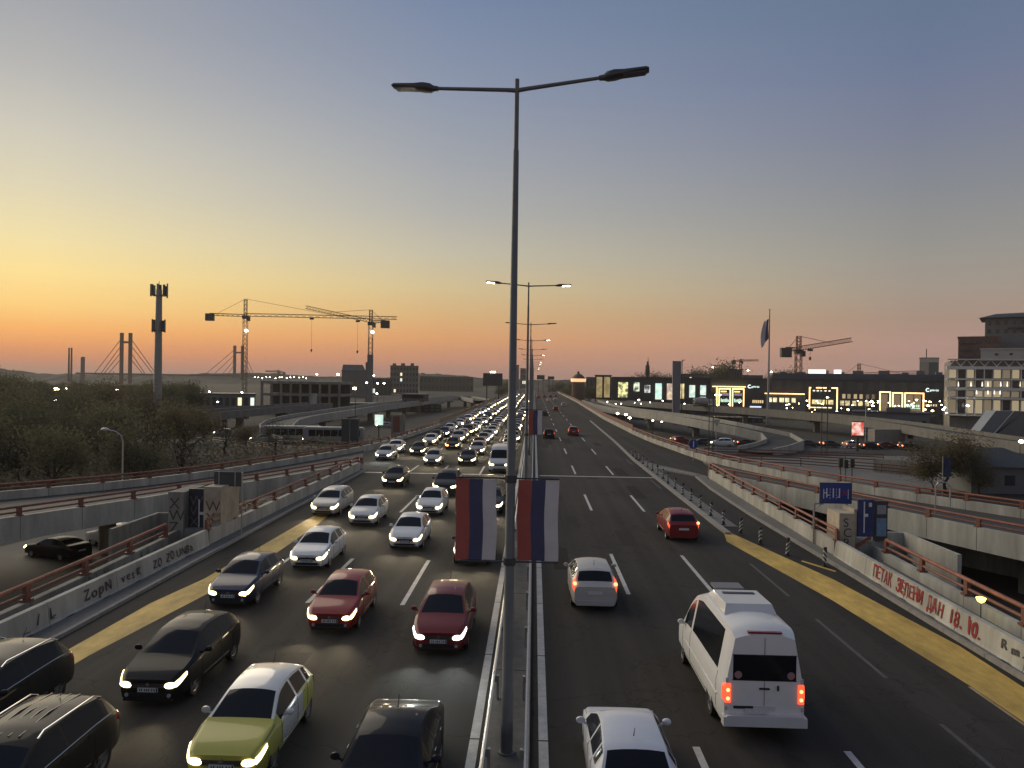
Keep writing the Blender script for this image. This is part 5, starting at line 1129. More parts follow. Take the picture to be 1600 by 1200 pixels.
# ------------------------------------------------------------------ street traffic
SC = 'cars on the lower streets'
def street_car(u, v, col, kind, ang, lab, lit='rear'):
    p = on_level(u, v, GZ + .02); c_ = shape(kind)
    o = make_car('car', lab, 'car', kind, 0, 0, 1, paint(col), 'lit' if lit == 'rear' else 'off', 1, SC, z=GZ + .02); o.location = (p.x, p.y, GZ + .03); o.rotation_euler = (0, 0, R(ang))
    if lit == 'front':
        for ch in o.children:
            if ch.name.startswith('headlight'): ch.material_slots[0].link = 'OBJECT'; ch.material_slots[0].material = HEADF
    if lit == 'rear':
        for sg in (1, -1): link('lamp_core', fittings(kind)['far_lamp'], TAILH, o, (sg * c_.W * .4, -c_.L / 2 + .05, .9))
for a in [(1062, 692, (.2, .03, .03), 'hatch', -60, 'red-lit car at the beginning of the street jam by the keep sign'), (1128, 697, WHITEP, 'suv', 80, 'white car with headlights on in the street jam beside the keep sign', 'front'), (1165, 697, (.05, .05, .05), 'sedan', -75, 'dark car with orange rear lamps in front of the loop ramp exit'),
          (1204, 698, (.04, .04, .05), 'hatch', -80, 'dark car with bright red lamps where the loop ramp joins the street'), (1238, 699, (.12, .02, .02), 'sedan', -80, 'dark red car next to the flagpole foot in the street jam'), (1297, 699, (.06, .06, .06), 'hatch', -80, 'dark car with orange-lit rear near the two lattice masts'),
          (1335, 700, (.3, .3, .3), 'wagon', -80, 'silver car under the lit red billboard'), (1384, 701, (.1, .02, .02), 'sedan', -80, 'car with red lamps in front of the white lorry'), (1420, 703, (.04, .04, .04), 'hatch', -80, 'small dark car behind the white lorry'),
          (1262, 698, (.04, .05, .07), 'sedan', -80, 'dark saloon between the dark red car and the lattice masts in the street jam'), (1185, 696, (.25, .25, .25), 'hatch', 100, 'pale hatchback facing the other way in front of the loop ramp end', 'front'), (1095, 696, (.05, .05, .05), 'hatch', 95, 'dark car with a small headlight just before the white one in the street jam', 'front'), (1360, 702, (.03, .03, .03), 'hatch', -80, 'black hatchback between the silver car and the lorry'),
          (410, 690, (.4, .38, .3), 'sedan', 95, 'pale car with a headlight on in front of the first bus', 'front'), (312, 678, (.5, .5, .48), 'wagon', 95, 'white car with a bright headlight by the wood edge', 'front'), (350, 680, (.3, .3, .28), 'hatch', 95, 'grey car with a headlight on behind the white car at the wood edge', 'front'),
          (90, 870, (.02, .02, .02), 'sedan', 70, 'black car with a yellow headlight in the underpass below the left ramp', 'front'), (184, 852, (.6, .6, .58), 'suv', 75, 'white car parked in the underpass beside the stairwell', 'off'), (600, 668, (.3, .3, .3), 'hatch', 100, 'pale car on the lower street beside the lit poster', 'front')]:
    street_car(*a)
def bus(u, v, lab, L_=11.5, ang=95, col=(.3, .29, .28), z=GZ):
    p = on_level(u, v, z); t = thing('bus', lab, 'bus', p, R(ang), 'buses'); bm_ = paint(col)
    build(MB().prism([(-1.2, -L_ / 2), (1.2, -L_ / 2), (1.25, -L_ / 2 + .3), (1.25, L_ / 2 - .4), (1.1, L_ / 2), (-1.1, L_ / 2), (-1.25, L_ / 2 - .4), (-1.25, -L_ / 2 + .3)], .35, 2.9), 'body', bm_, t)
    build(MB().box(-1.15, 1.15, -L_ / 2 + .3, L_ / 2 - .5, 2.9, 3.1), 'roof', mat('bus_roof', (.5, .48, .44), .6), t)
    for sg in (1, -1):
        n = 7; w = (L_ - 1.6) / n
        for k in range(n): build(MB().box(sg * 1.26 - .01, sg * 1.26 + .01, -L_ / 2 + .6 + w * k, -L_ / 2 + .6 + w * (k + .92), 1.35, 2.6), 'side_window', GLASS, t)
        for wy in (-L_ * .28, L_ * .3): build(MB().lathe([(.3, -.12), (.48, -.13), (.5, 0), (.48, .13), (.3, .13), (0, .1)], 16, axis='X', c=(sg * 1.14, wy, .5)), 'wheel', BLACK, t, True)
        link('headlight', fittings('hatch')['far_lamp'], HEADF, t, (sg * .9, L_ / 2 + .02, .8))
    build(MB().box(-1.0, 1.0, L_ / 2 - .02, L_ / 2 + .02, 1.2, 2.6), 'windshield', GLASS, t)
bus(456, 690, 'city bus with a pale roof and dark windows, first of two below the loop ramp'); bus(522, 692, 'city bus with a pale roof partly hidden by the dark pylon block, second of two')
q_ = on_level(640, 627, .3); bus(648, 628, 'dark coach driving on the left loop ramp towards the queue', 11, 60, (.1, .1, .1), z=.35)
# lorry with tilt and mixer truck
p = on_level(1395, 697, GZ); t = thing('lorry', 'grey covered lorry standing in the street jam below the viaduct', 'lorry', p, R(-80))
build(MB().box(-1.2, 1.2, -5, 1.8, 1.0, 3.6), 'cargo_box', mat('tarpaulin', (.28, .25, .22), .8, var=.15), t); build(MB().prism([(-1.15, 2.1), (1.15, 2.1), (1.15, 4.0), (.9, 4.3), (-.9, 4.3), (-1.15, 4.0)], .5, 2.9), 'cab', paint(WHITEP), t); build(MB().box(-1.17, 1.17, 2.6, 3.8, 1.7, 2.5), 'cab_window', GLASS, t)
for wy in (-4, -2.8, 3.2): build(MB().lathe([(0, -1.2), (.5, -1.2), (.5, -.8), (.5, .8), (.5, 1.2), (0, 1.2)], 14, axis='X', c=(0, wy, .5)), 'axle_wheels', BLACK, t, True)
p = on_level(1098, 638, .5); t = thing('mixer_truck', 'pale concrete mixer truck on the viaduct by the mall', 'truck', p, R(-75))
build(MB().lathe([(.4, -3.4), (.9, -3.2), (1.35, -.8), (1.3, 1.0), (.6, 2.2), (0, 2.2)], 14, axis='Y', c=(0, 0, 2.4)), 'drum', mat('drum_pale', (.4, .38, .35), .6, var=.2), t, True); build(MB().box(-1.1, 1.1, -4, 4.4, .7, 1.1), 'chassis', DARK, t); build(MB().prism([(-1.1, 2.6), (1.1, 2.6), (1.1, 4.2), (.9, 4.4), (-.9, 4.4), (-1.1, 4.2)], 1.1, 3.0), 'cab', paint((.4, .4, .38)), t)
p = on_level(985, 627, .5); t = thing('minivan', 'small white van on the viaduct in front of the lit posters', 'van', p, R(-80)); build(MB().prism([(-.95, -2.6), (.95, -2.6), (.95, 2.2), (.8, 2.6), (-.8, 2.6), (-.95, 2.2)], .3, 2.3), 'body', paint(WHITEP), t)
for q in (-1.5, -.2, 1.1): build(MB().box(-.98, .98, q - .5, q + .5, 1.3, 2.0), 'side_window', GLASS, t)
# ------------------------------------------------------------------ lamps around
def far_lamp(u, v, Y, lab, m=LAMPW, r=.26, base=GZ, hook=0.0, group='street lights in the distance', pole=True):
    p = site(u, v, Y); t = thing('street_light', lab, 'street light', (p.x, p.y, base), 0, group); h = p.z - base
    build(MB().lathe([(0, -r * .6), (r * .8, -r * .3), (r, 0), (r * .6, r * .5), (0, r * .6)], 10, c=(0, 0, h)), 'lamp_head', m, t, True)
    if pole: build(MB().tube([(hook, .3, 0), (hook, .3, h + .1), (0, .1, h + r * .6)], [.09, .06, .05], 6), 'post', DARK, t)
for u, v, Y in ((64, 608, 260), (118, 609, 270), (86, 625, 190), (183, 609, 300), (181, 629, 170), (218, 611, 280), (2, 617, 220)): far_lamp(u, v, Y, 'lit street light glowing over the dark wood', LAMPW, .3 * Y / 200)
far_lamp(88, 608, 240, 'bright twin star-like street light over the dark wood, larger one', LAMPON, .75); far_lamp(104, 608, 242, 'bright yellow street light over the dark wood next to the largest glow', LAMPON, .6)
for u, v, Y in ((273, 610, 330), (327, 612, 300), (340, 628, 210), (378, 613, 330), (573, 598, 380), (590, 599, 380), (600, 599, 390), (584, 587, 420), (589, 615, 300), (495, 585, 500)): far_lamp(u, v, Y, 'white street light between the telecom mast and the second crane', LAMPW, .28 * Y / 220)
for k in range(14): far_lamp(398 + 6.3 * k + rng.uniform(-2, 2), 590 + rng.uniform(-1, 1.5), 1100, 'tiny white light in the row of lights on the far river bank', LAMPW, .75, group='far row of lights')
far_lamp(528, 585, 420, 'warm yellow floodlight at the pale industrial hall', LAMPON, .8)
p = on_level(550, 700, GZ); far_lamp(554, 607, p.y, 'yellow street light on a dark pole beside the dark pylon block', LAMPON, .36, hook=.1)
far_lamp(624, 654, 190, 'white street light under the left loop ramp', LAMPW, .32)
for u, v, Y in ((965, 646, 210), (978, 648, 205), (984, 653, 190), (1020, 657, 180), (1034, 659, 200)): far_lamp(u, v, Y, 'lit street light under the right loop ramp', LAMPON if u < 990 else LAMPW, .4 if u < 990 else .22)
for u, v, Y in ((998, 625, 300), (1054, 627, 290), (1125, 617, 290), (1114, 574, 900), (1143, 585, 900), (1169, 579, 900), (1205, 581, 800), (1118, 617, 292)): far_lamp(u, v, Y, 'white light in front of or above the shopping mall', LAMPW if u != 1118 else LAMPON, .28 * Y / 220)
for u, v, Y in ((1293, 621, 262), (1285, 631, 258), (1325, 640, 255), (1362, 627, 256), (1363, 634, 258), (1407, 642, 250), (1432, 625, 258), (1445, 640, 250), (1457, 642, 250), (1512, 634, 230), (1595, 636, 230), (1474, 640, 240), (1450, 634, 262), (1332, 690, 160)): far_lamp(u, v, Y, 'lit lamp along the forecourt of the mall', LAMPON if (u * 7) % 3 else LAMPW, .4)
for k, (u, v, Y) in enumerate(far_lamp_later): far_lamp(u, v, Y, 'small glowing lamp among the mall forecourt lights', [LAMPON, LAMPW, LAMPON][k % 3], rl.uniform(.16, .3), pole=(k % 3 == 0), group='mall forecourt lights')
for k in range(16): far_lamp(930 + 15 * k + rl.uniform(-5, 5), rl.uniform(626, 634), 280, 'small glowing lamp on the viaduct before the lit posters', [LAMPON, LAMPW][k % 2], rl.uniform(.14, .24), pole=False, group='viaduct lights')
far_lamp(1596, 690, 120, 'yellow lamp at the picture edge beside the kiosk roof', LAMPON, .4)
# hooked street lamp on the ramp (unlit)
s = thing('street_light', 'unlit silver gooseneck street light standing behind the left ramp rail', 'street light', (-31.2, 57.5, GZ)); h = site(217, 690, 57.5).z - GZ
build(MB().tube([(0, 0, 0), (0, 0, h), (-.15, 0, h + .45), (-.6, 0, h + .75), (-1.2, 0, h + .85)], [.08, .06, .05, .045, .04], 8), 'post', STEEL, s, True); build(MB().lathe([(0, -.35), (.14, -.2), (.16, .1), (.06, .3), (0, .32)], 10, axis='X', c=(-1.4, 0, h + .86)), 'lamp_head', STEEL, s, True)
# thin bollard-like dark block (advert pylon seen from its back) and posters on the left
p = on_level(547, 702, GZ); t = thing('advert_pylon', 'large dark advertising pylon block beside the lower street', 'advert pylon', (p.x, p.y, GZ)); build(MB().box(-1.5, 1.5, -.4, .4, 0, 5.4), 'panel', FACADE, t); build(MB().box(-.08, .08, -.46, -.4, 0, 5.4), 'seam', CONC_D, t); build(MB().box(-1.7, 1.7, -.6, .6, 0, .5), 'plinth', CONC_D, t)
a = site(592, 664, 150); t = thing('lit_poster', 'backlit pale green poster case under the left loop ramp', 'poster', (a.x, 150, GZ)); build(MB().box(-.8, .8, -.15, .15, a.z - GZ, a.z - GZ + 2.0), 'screen', poster('poster_mint', (.55, .85, .75), (.9, 1, .9), 1.0), t); build(MB().box(-.1, .1, -.1, .1, 0, a.z - GZ), 'post', DARK, t)
a = site(622, 690, 135); t = thing('poster_column', 'grey poster column with a reddish sheet by the highway wall', 'poster column', (a.x, 135, GZ)); build(MB().box(-1.2, 1.2, -.3, .3, 0, 6.3), 'column', CONC_D, t); build(MB().box(-.9, .3, -.33, -.3, 3.2, 6.0), 'sheet', mat('poster_rust', (.2, .08, .06), .7, var=.3), t)
a = site(1340, 680, 150); t = thing('lit_billboard', 'lit red and white poster billboard on a post above the street jam', 'billboard', (a.x, 150, GZ)); zz = a.z - GZ
build(MB().box(-1.05, 1.05, -.2, .2, zz, zz + 2.5), 'screen', poster('poster_red', (.75, .08, .05), (1, .72, .6), 1.0, .8), t); build(MB().box(-1.15, 1.15, -.25, .25, zz + 2.5, zz + 2.7).box(-1.15, 1.15, -.25, .25, zz - .2, zz), 'frame', mat('sign_red', (.4, .03, .04), .5), t); build(MB().box(-.2, .2, -.1, .1, 0, zz - .2), 'post', DARK, t)
for u, v in ((1283, 660), (1292, 660)):
    p = on_level(u, 712, GZ); t = thing('lattice_mast', 'thin dark signal mast above the street railing, %s' % ('left of the pair' if u < 1290 else 'right of the pair'), 'mast', p); h = site(u, 596, p.y).z - GZ
    build(MB().tube([(0, 0, 0), (0, 0, h)], .09, 6), 'post', DARK, t); build(MB().tube([(0, 0, h), (.8 * (1 if u < 1290 else -1), 0, h)], .06, 5), 'bracket', DARK, t)
p = on_level(1107, 716, GZ); t = thing('lattice_mast', 'thin dark mast carrying the triangular sign above the keep sign', 'mast', p); build(MB().tube([(0, 0, 0), (0, 0, 11)], .08, 6).tube([(.7, 0, 0), (.7, 0, 11)], .08, 6).tube([(0, 0, 10.9), (.7, 0, 10.9)], .05, 6), 'post', DARK, t)
t = thing('street_light', 'tall pale unlit street light pole beside the lit billboard', 'street light', tuple(on_level(1352, 694, GZ))); h = site(1352, 628, t.location.y).z - GZ; build(MB().tube([(0, 0, 0), (0, 0, h)], [.1, .07], 8), 'post', STEEL, t, True); build(MB().box(-.9, .05, -.12, .12, h, h + .12), 'lamp_head', STEEL, t)

# ------------------------------------------------------------------ tall things on the left skyline
STEELD = mat('crane_steel', (.16, .12, .08), .6); CR_O = mat('crane_orange', (.28, .12, .06), .6)
def lattice(mb, a, b, w, n, r):
    a, b = Vector(a), Vector(b); d = (b - a).normalized(); e1 = Vector((0, 1, 0)) if abs(d.y) < .9 else Vector((1, 0, 0)); e2 = d.cross(e1).normalized(); e1 = e2.cross(d)
    cs = [e1 * x * w / 2 + e2 * y * w / 2 for x, y in ((-1, -1), (1, -1), (1, 1), (-1, 1))]
    for c_ in cs: mb.tube([a + c_, b + c_], r, 4)
    for k in range(n):
        p, q = a.lerp(b, k / n), a.lerp(b, (k + 1) / n)
        for i in range(4): mb.tube([p + cs[i], q + cs[(i + 1) % 4]], r * .7, 3)
    return mb
def crane(lab, u, vb, vpiv, vtop, Y, jib, cjib, m=STEELD, r=.16, mastw=2.0, hook=None, lamp=None, base=GZ, ballast=True, mcab=DARK):
    b = site(u, vb, Y); piv = site(u, vpiv, Y); top = site(u, vtop, Y); t = thing('tower_crane', lab, 'crane', (b.x, Y, base), 0, 'tower cranes'); O = Vector((b.x, Y, base))
    piv.x = top.x = b.x + (piv.x - b.x) * 0; piv, top = Vector((0, 0, piv.z - base)), Vector((0, 0, top.z - base))
    build(lattice(MB(), (0, 0, 0), piv, mastw, max(8, int(piv.z / mastw / 1.2)), r), 'mast', m, t)
    build(lattice(MB(), piv, top, mastw * .7, 4, r * .9), 'apex', m, t)
    build(MB().box(-mastw * .7, mastw * .7, -mastw * .7, mastw * .7, piv.z - 1.8, piv.z).box(mastw * .6, mastw * 1.2, -1, 1, piv.z - 3, piv.z - .6), 'cab', mcab, t)
    J = site(*jib, Y) - O; J.z = J.z; C_ = site(*cjib, Y) - O
    build(lattice(MB(), piv + Vector((0, 0, .4)), J, mastw * .75, 22, r * .8), 'jib', m, t)
    build(lattice(MB(), piv, C_, mastw * .6, 7, r * .9), 'counter_jib', m, t)
    if ballast: build(MB().box(C_.x - 2.2, C_.x + 2.2, -1.2, 1.2, C_.z - 3.6, C_.z + .4), 'counterweight', DARK, t)
    build(MB().tube([top, J.lerp(piv, .35)], r * .55, 4), 'tie_rod', m, t); build(MB().tube([top, C_.lerp(piv, .15)], r * .55, 4), 'tie_rod', m, t)
    if hook:
        k_, vh = hook; q = piv.lerp(J, k_); zh = site(u, vh, Y).z - base
        build(MB().box(q.x - 1, q.x + 1, -.6, .6, q.z - 1.6, q.z - .7), 'trolley', DARK, t); build(MB().tube([(q.x, 0, q.z - 1), (q.x, 0, zh)], .06, 4), 'hoist_rope', DARK, t); build(MB().lathe([(0, -.9), (.5, -.3), (.5, .5), (0, .9)], 8, c=(q.x, 0, zh)), 'hook_block', DARK, t)
    if lamp: z = site(u, lamp, Y).z - base; build(MB().lathe([(0, -.6), (.9, -.3), (.9, .3), (0, .6)], 10, c=(1.2, -1.6, z)), 'floodlight', LAMPW, t, True)
crane('tower crane with a long level jib and dark counterweight, beside the cable-stayed pylon', 382, 600, 493, 467, 420, (620, 497), (328, 491), hook=(.44, 546), lamp=517)
crane('tower crane with a raised jib pointing over the first crane', 578, 600, 503, 484, 400, (478, 480), (602, 502), hook=(.2, 550), lamp=519)
a = site(578, 600, 400); build(MB().box(a.x - 1.3, a.x + 1.3, 398.6, 401.4, GZ, site(578, 554, 400).z).box(a.x - 2.2, a.x - 1.3, 399, 401, GZ, site(578, 566, 400).z), 'lift_shaft', FACADE_G); o = bpy.data.objects['lift_shaft']; tag(o, 'dark shaft casing standing round the foot of the second crane', 'shaft')
crane('tower crane on the right with an upward-sloping jib beside the tall flag', 1247, 600, 546, 525, 330, (1330, 531), (1228, 545), CR_O, .2, 2.2, hook=(.22, 560))
crane('low tower crane partly behind the mall roof with a long pale jib', 1342, 598, 586, 568, 420, (1440, 581), (1314, 586), CR_O, .16, 1.8)
crane('tiny far-off crane on the skyline between the two big cranes', 435, 590, 581, 578, 1400, (415, 580), (444, 582), HILL, .4, 3)
crane('tiny far-off crane above the mall beside the statue', 1157, 590, 564, 561, 800, (1185, 563), (1146, 564), CR_O, .25, 2)
# cable-stayed bridge
BR = mat('pylon_red_grey', (.15, .10, .085), .8)
def pylon(lab, u0, u1, vt, vb, Y, fans):
    a, b = site(u0, vt, Y), site(u1, vt, Y); t = thing('bridge_pylon', lab, 'bridge pylon', ((a.x + b.x) / 2, Y, -6)); w = b.x - a.x; h = a.z + 6; tw = w * .32
    for sg in (-1, 1): build(MB().box(sg * w / 2 - tw / 2, sg * w / 2 + tw / 2, -2, 2, 0, h), 'leg', BR, t)
    build(MB().box(-w / 2 + tw / 2, w / 2 - tw / 2, -1.5, 1.5, h * .80, h * .84), 'cross_beam', BR, t)
    c0 = (a.x + b.x) / 2
    for side, us in fans:
        for k, ue in enumerate(us):
            e = site(ue, vb, Y); z0 = h * (.9 - .13 * k); build(MB().tube([(side * w / 2, 0, z0), (e.x - c0, 0, e.z + 6)], .55, 4), 'cable', BR, t)
pylon('near twin-legged bridge pylon with fanned cables left of the telecom mast', 190.5, 204, 520, 583, 1200, ((-1, (148, 158, 163, 170)), (1, (243, 238, 226, 222))))
pylon('further twin-legged bridge pylon with cables behind the first crane', 367, 379, 540, 586, 1600, ((-1, (320, 333, 346, 355)), (1, (397, 392, 386, 383))))
a, b = site(120, 582, 1380), site(420, 586, 1380); build(MB().box(a.x, b.x, 1376, 1384, a.z - 3, a.z), 'bridge_deck', FACADE_G); tag(bpy.data.objects['bridge_deck'], 'far level bridge deck under the two cable pylons', 'bridge')
# chimneys and tower
for u, vt, w, lab in ((108, 542, 2.2, 'slim twin chimney on the skyline, the one further from the bridge'), (112, 542, 2.2, 'slim twin chimney on the skyline, the one nearer to the bridge')):
    a = site(u, vt, 1300); t = thing('chimney', lab, 'chimney', (a.x, 1300, GZ)); build(MB().lathe([(1.7, 0), (1.25, a.z - GZ - 2), (1.25, a.z - GZ), (0, a.z - GZ)], 12), 'shaft', BR, t, True); build(MB().lathe([(1.5, a.z - GZ - 1.2), (1.5, a.z - GZ)], 12), 'rim', emis('rim_glow', (1, .8, .6), .5), t)
a = site(129.5, 559, 1300); t = thing('office_tower', 'small dark slab tower on the skyline between the chimneys and the bridge', 'tower', (a.x, 1300, GZ)); build(MB().box(-2.6, 2.6, -2, 2, 0, a.z - GZ), 'wall', FACADE_G, t); build(MB().box(-1.6, 2.6, -2, 2, a.z - GZ, a.z - GZ + 1.6), 'roof', FACADE_G, t)
# telecom mast
a = site(247.5, 452, 150); TM = mat('mast_grey', (.3, .3, .28), .55, metal=.3); t = thing('telecom_mast', 'thick grey telecom mast with two rings of antenna panels', 'mast', (site(246, 640, 150).x, 150, GZ)); h = a.z - GZ
build(MB().lathe([(.8, 0), (.72, h * .5), (.55, h), (0, h)], 16), 'shaft', TM, t, True)
for zr, rr in ((h - .2, 1.5), (h - 7.2, 1.15)):
    build(MB().lathe([(rr * .92, zr - 1.1), (rr, zr - 1.1), (rr, zr - 1.0), (rr * .92, zr - 1.0)], 14), 'ring', DARK, t)
    for k in range(8):
        an = k * math.pi / 4 + .3; M = Matrix.Translation((math.cos(an) * rr, math.sin(an) * rr, zr)) @ Matrix.Rotation(an, 4, 'Z'); hh = rng.uniform(1.0, 1.5)
        build(MB().box(-.12, .12, -.2, .2, -hh, hh * .95, M=M), 'antenna_panel', DARK if k % 3 else TM, t); build(MB().tube([(math.cos(an) * .5, math.sin(an) * .5, zr - 1), (math.cos(an) * rr, math.sin(an) * rr, zr - .9)], .06, 4), 'bracket', DARK, t)
build(MB().tube([(0, 0, h), (0, 0, h + 1.6)], .05, 5), 'rod', DARK, t)
# left middle-distance buildings
t, w, h = block('industrial_hall', 'pale grey hall with a sloping roof beside the second crane', 534, 572, 580, 520, 25, FACADE_G); build(MB().add([(-w / 2, -.1, h), (w / 2, -.1, h), (w / 2 * .72, 3, h + 4.5), (-w / 2 * .9, 3, h + 4.5), (-w / 2, 25, h), (w / 2, 25, h), (w / 2 * .72, 22, h + 4.5), (-w / 2 * .9, 22, h + 4.5)], [(0, 1, 2, 3), (5, 4, 7, 6), (1, 5, 6, 2), (4, 0, 3, 7), (3, 2, 6, 7)]), 'sloping_roof', FACADE_G, t)
t, w, h = block('apartment_block', 'wide grey apartment block with stepped roofline on the skyline', 610, 654, 572, 700, 18, FACADE_G, rows=5, cols=9, lit=.04)
for x0, x1, q in ((-.42, -.3, 2), (-.12, .02, 2.2), (.22, .34, 2.4)): build(MB().box(x0 * w, x1 * w, 2, 10, h + .4, h + q + .4), 'roof_hut', FACADE_G, t)
t, w, h = block('apartment_block', 'low dark terrace block between the hall and the skyline apartment block', 575, 612, 592, 620, 14, FACADE, rows=2, cols=6, lit=.1)
t, w, h = block('office_block', 'low long block on the ridge right of the skyline apartment block', 656, 740, 589, 900, 14, FACADE, rows=2, cols=14, lit=.05)
t = thing('parking_deck', 'open concrete parking deck with columns behind the left loop ramp', 'car park', (site(470, 630, 260).x, 260, GZ)); w = 28
zA, zB = site(470, 619, 260).z - GZ, site(470, 600, 260).z - GZ
for zc in (.1, zA, zB): build(MB().box(-w / 2, w / 2, 0, 16, zc, zc + .9), 'slab', CONC_D, t)
for k in range(9): build(MB().box(-w / 2 + k * w / 8.4, -w / 2 + k * w / 8.4 + .7, .2, .9, .5, zB), 'column', CONC_D, t)
build(MB().box(-w / 2, w / 2, 12, 12.3, .5, zB), 'back_wall', FACADE, t); build(MB().box(w * .12, w * .2, -.1, .4, .8, zA + 1), 'stair_core', CONC, t)
t, w, h = block('shed', 'low pale shed row beside the dark wood and street', 300, 400, 616, 300, 12, FACADE_G, cat='shed', rows=1, cols=10, lit=.15)
t, w, h = block('shed', 'low pale flat-roofed shed below the telecom mast', 296, 356, 652, 175, 8, FACADE_L, cat='shed', rows=1, cols=6)
t, w, h = block('warehouse', 'dark warehouse front under the left viaduct with faint windows', 540, 690, 632, 300, 12, FACADE, cat='warehouse', rows=2, cols=16, wm=FACADE_G)
t, w, h = block('warehouse', 'dark block added to darken the gap under the right loop ramp', 955, 1190, 652, 262, 10, FACADE, cat='warehouse', rows=1, cols=24, wm=FACADE_G, wfill=.3)  # invented front; its dark colour stands in for the shade beneath the ramp
# LED gantry boards over the far road
for u0, u1, v0, v1, Y, lab, mm in ((755, 785, 583, 603, 300, 'dark sign board on a post above the far queue', FACADE), (839, 851, 586, 593, 620, 'small green direction board over the far end of the empty road', mat('sign_green', (.03, .10, .08), .5)), (856, 866, 588, 593, 640, 'small dark gantry board beyond the green board', FACADE)):
    a, b = site(u0, v0, Y), site(u1, v1, Y); t = thing('gantry_sign', lab, 'gantry sign', ((a.x + b.x) / 2, Y, 0)); w = b.x - a.x
    build(MB().box(-w / 2, w / 2, -.3, .3, b.z, a.z), 'board', mm, t)
    for q in (-.3, .3): build(MB().box(w * q - .2, w * q + .2, -.1, .2, -.5, b.z), 'post', DARK, t)
    if u0 == 755: build(MB().box(-1.0, 1.0, -.4, -.1, a.z + .25, a.z + .7), 'floodlight', LAMPON, t)
# ------------------------------------------------------------------ right skyline
# domed tower
a, b = site(893, 600, 450), site(914, 600, 450); r0 = (b.x - a.x) / 2; cx = (a.x + b.x) / 2; zt = lambda v: site(903, v, 450).z - GZ
t = thing('domed_tower', 'round brick tower with a glowing band under its dark dome', 'tower', (cx, 450, GZ))
build(MB().lathe([(r0 * .95, 0), (r0 * .95, zt(597))], 22), 'drum', BRICK, t, True); build(MB().lathe([(r0 * 1.1, zt(596.5)), (r0 * 1.15, zt(592)), (r0 * 1.02, zt(591.5))], 22), 'glowing_band', emis('dome_glow', (1, .5, .2), 1.3), t, True)
build(MB().lathe([(r0 * 1.08, zt(592)), (r0 * .9, zt(589)), (r0 * .5, zt(585)), (r0 * .2, zt(584)), (r0 * .18, zt(581)), (0, zt(580))], 22), 'dome', mat('dome_copper', (.12, .075, .055), .6), t, True)
# mall west block with lit posters
Ym = 330
t, w, h = block('mall_west_wing', 'dark mall wing with a row of lit fashion posters', 956, 1112, 591, Ym, 60, FACADE, 'mall'); cxm = t.location.x; tm_ = t; X_at = lambda u: facing(tm_, u, 610, Ym); Z_at = lambda v: site(1030, v, Ym).z - GZ
PO = [(966, 981, 598, 622, (.9, .85, .4), (.12, .12, .05), 'a'), (990, 999, 598, 612, (.85, .9, .65), (.05, .06, .06), 'b'), (1007, 1016, 602, 614, (.7, .72, .7), (.05, .05, .05), 'c'), (1024, 1034, 599, 624, (.35, .75, .7), (.75, .9, .7), 'd'), (1042, 1051, 599, 624, (.8, .62, .38), (.4, .3, .25), 'e'), (1063, 1069, 599, 622, (.95, .8, .4), (.5, .4, .2), 'f'), (1077, 1086, 601, 620, (.5, .68, .6), (.8, .85, .7), 'g'), (1094, 1103, 601, 616, (.4, .62, .55), (.75, .85, .75), 'h'), (1094, 1103, 619, 625, (.9, .93, .85), (1, 1, .95), 'i')]
for u0, u1, v0, v1, ca, cb, n_ in PO: build(MB().box(X_at(u0), X_at(u1), -.4, -.05, Z_at(v1), Z_at(v0)), 'lit_poster', poster('poster_' + n_, ca, cb, 1.25, .55), t)
t, w, h = block('mall_pavilion', 'mall end pavilion with two tall tan lit panels beside the domed tower', 930, 955, 587, 345, 30, FACADE, 'mall'); cxm = t.location.x
for u0, u1 in ((932, 941), (944, 953)): a, b = site(u0, 589, 345), site(u1, 621, 345); build(MB().box(facing(t, u0, 600, 345), facing(t, u1, 600, 345), -.4, -.05, b.z - GZ, a.z - GZ), 'lit_panel', poster('panel_tan%d' % u0, (.30, .22, .09), (.5, .38, .17), .75, .4), t)
# mall entrance
Ye = 300
t, w, h = block('mall_entrance', 'mall entrance block with two glowing gold-framed bays', 1110, 1200, 592, Ye, 50, FACADE, 'mall'); cxm = t.location.x; te_ = t; X_at = lambda u: facing(te_, u, 610, Ye); Z_at = lambda v: site(1150, v, Ye).z - GZ
build(MB().box(X_at(1113), X_at(1165), -1.2, -.05, Z_at(605), Z_at(603.6)), 'lit_canopy', emis('frame_glow', (1.0, 0.62, 0.24), 3.0), t)
for u0, u1 in ((1123, 1142), (1144, 1163)):
    lit_frame(t, X_at(u0), X_at(u1), Z_at(635), Z_at(607), .4); x0, x1 = X_at(u0) + .6, X_at(u1) - .6
    build(MB().box(x0, x1, -.12, -.05, Z_at(634), Z_at(608)), 'bay_glass', mat('bay_dark', (.05, .04, .06), .3), t); build(MB().box(x0 + .2, x1 - 1, -.2, -.13, Z_at(613), Z_at(611)), 'lit_sign', emis('sign_yellow', (1, .75, .1), 1.8), t)
    build(MB().box(x0 + .2, x1 - .2, -.2, -.13, Z_at(618.5), Z_at(614.5)), 'violet_banner', emis('banner_violet', (.2, .1, .5), .35), t)
    for q in range(6): build(MB().box(x0 + .2 + q * (x1 - x0) / 6.4, x0 + .2 + (q + .72) * (x1 - x0) / 6.4, -.2, -.13, Z_at(628.5), Z_at(623 + (q * 3 % 4) * .5)), 'lit_letter', emis('letters_mint', (.65, 1, .7), 1.0), t)
build(MB().box(X_at(1119), X_at(1121.5), -.2, -.05, Z_at(636), Z_at(606)), 'lit_column', emis('column_amber', (1, .6, .15), 2.0), t)
for u in range(1176, 1192, 3): build(MB().box(X_at(u), X_at(u + 1.8), -.2, -.05, Z_at(629), Z_at(624.5)), 'lit_letter', emis('letters_gold', (1, .72, .3), .9), t)
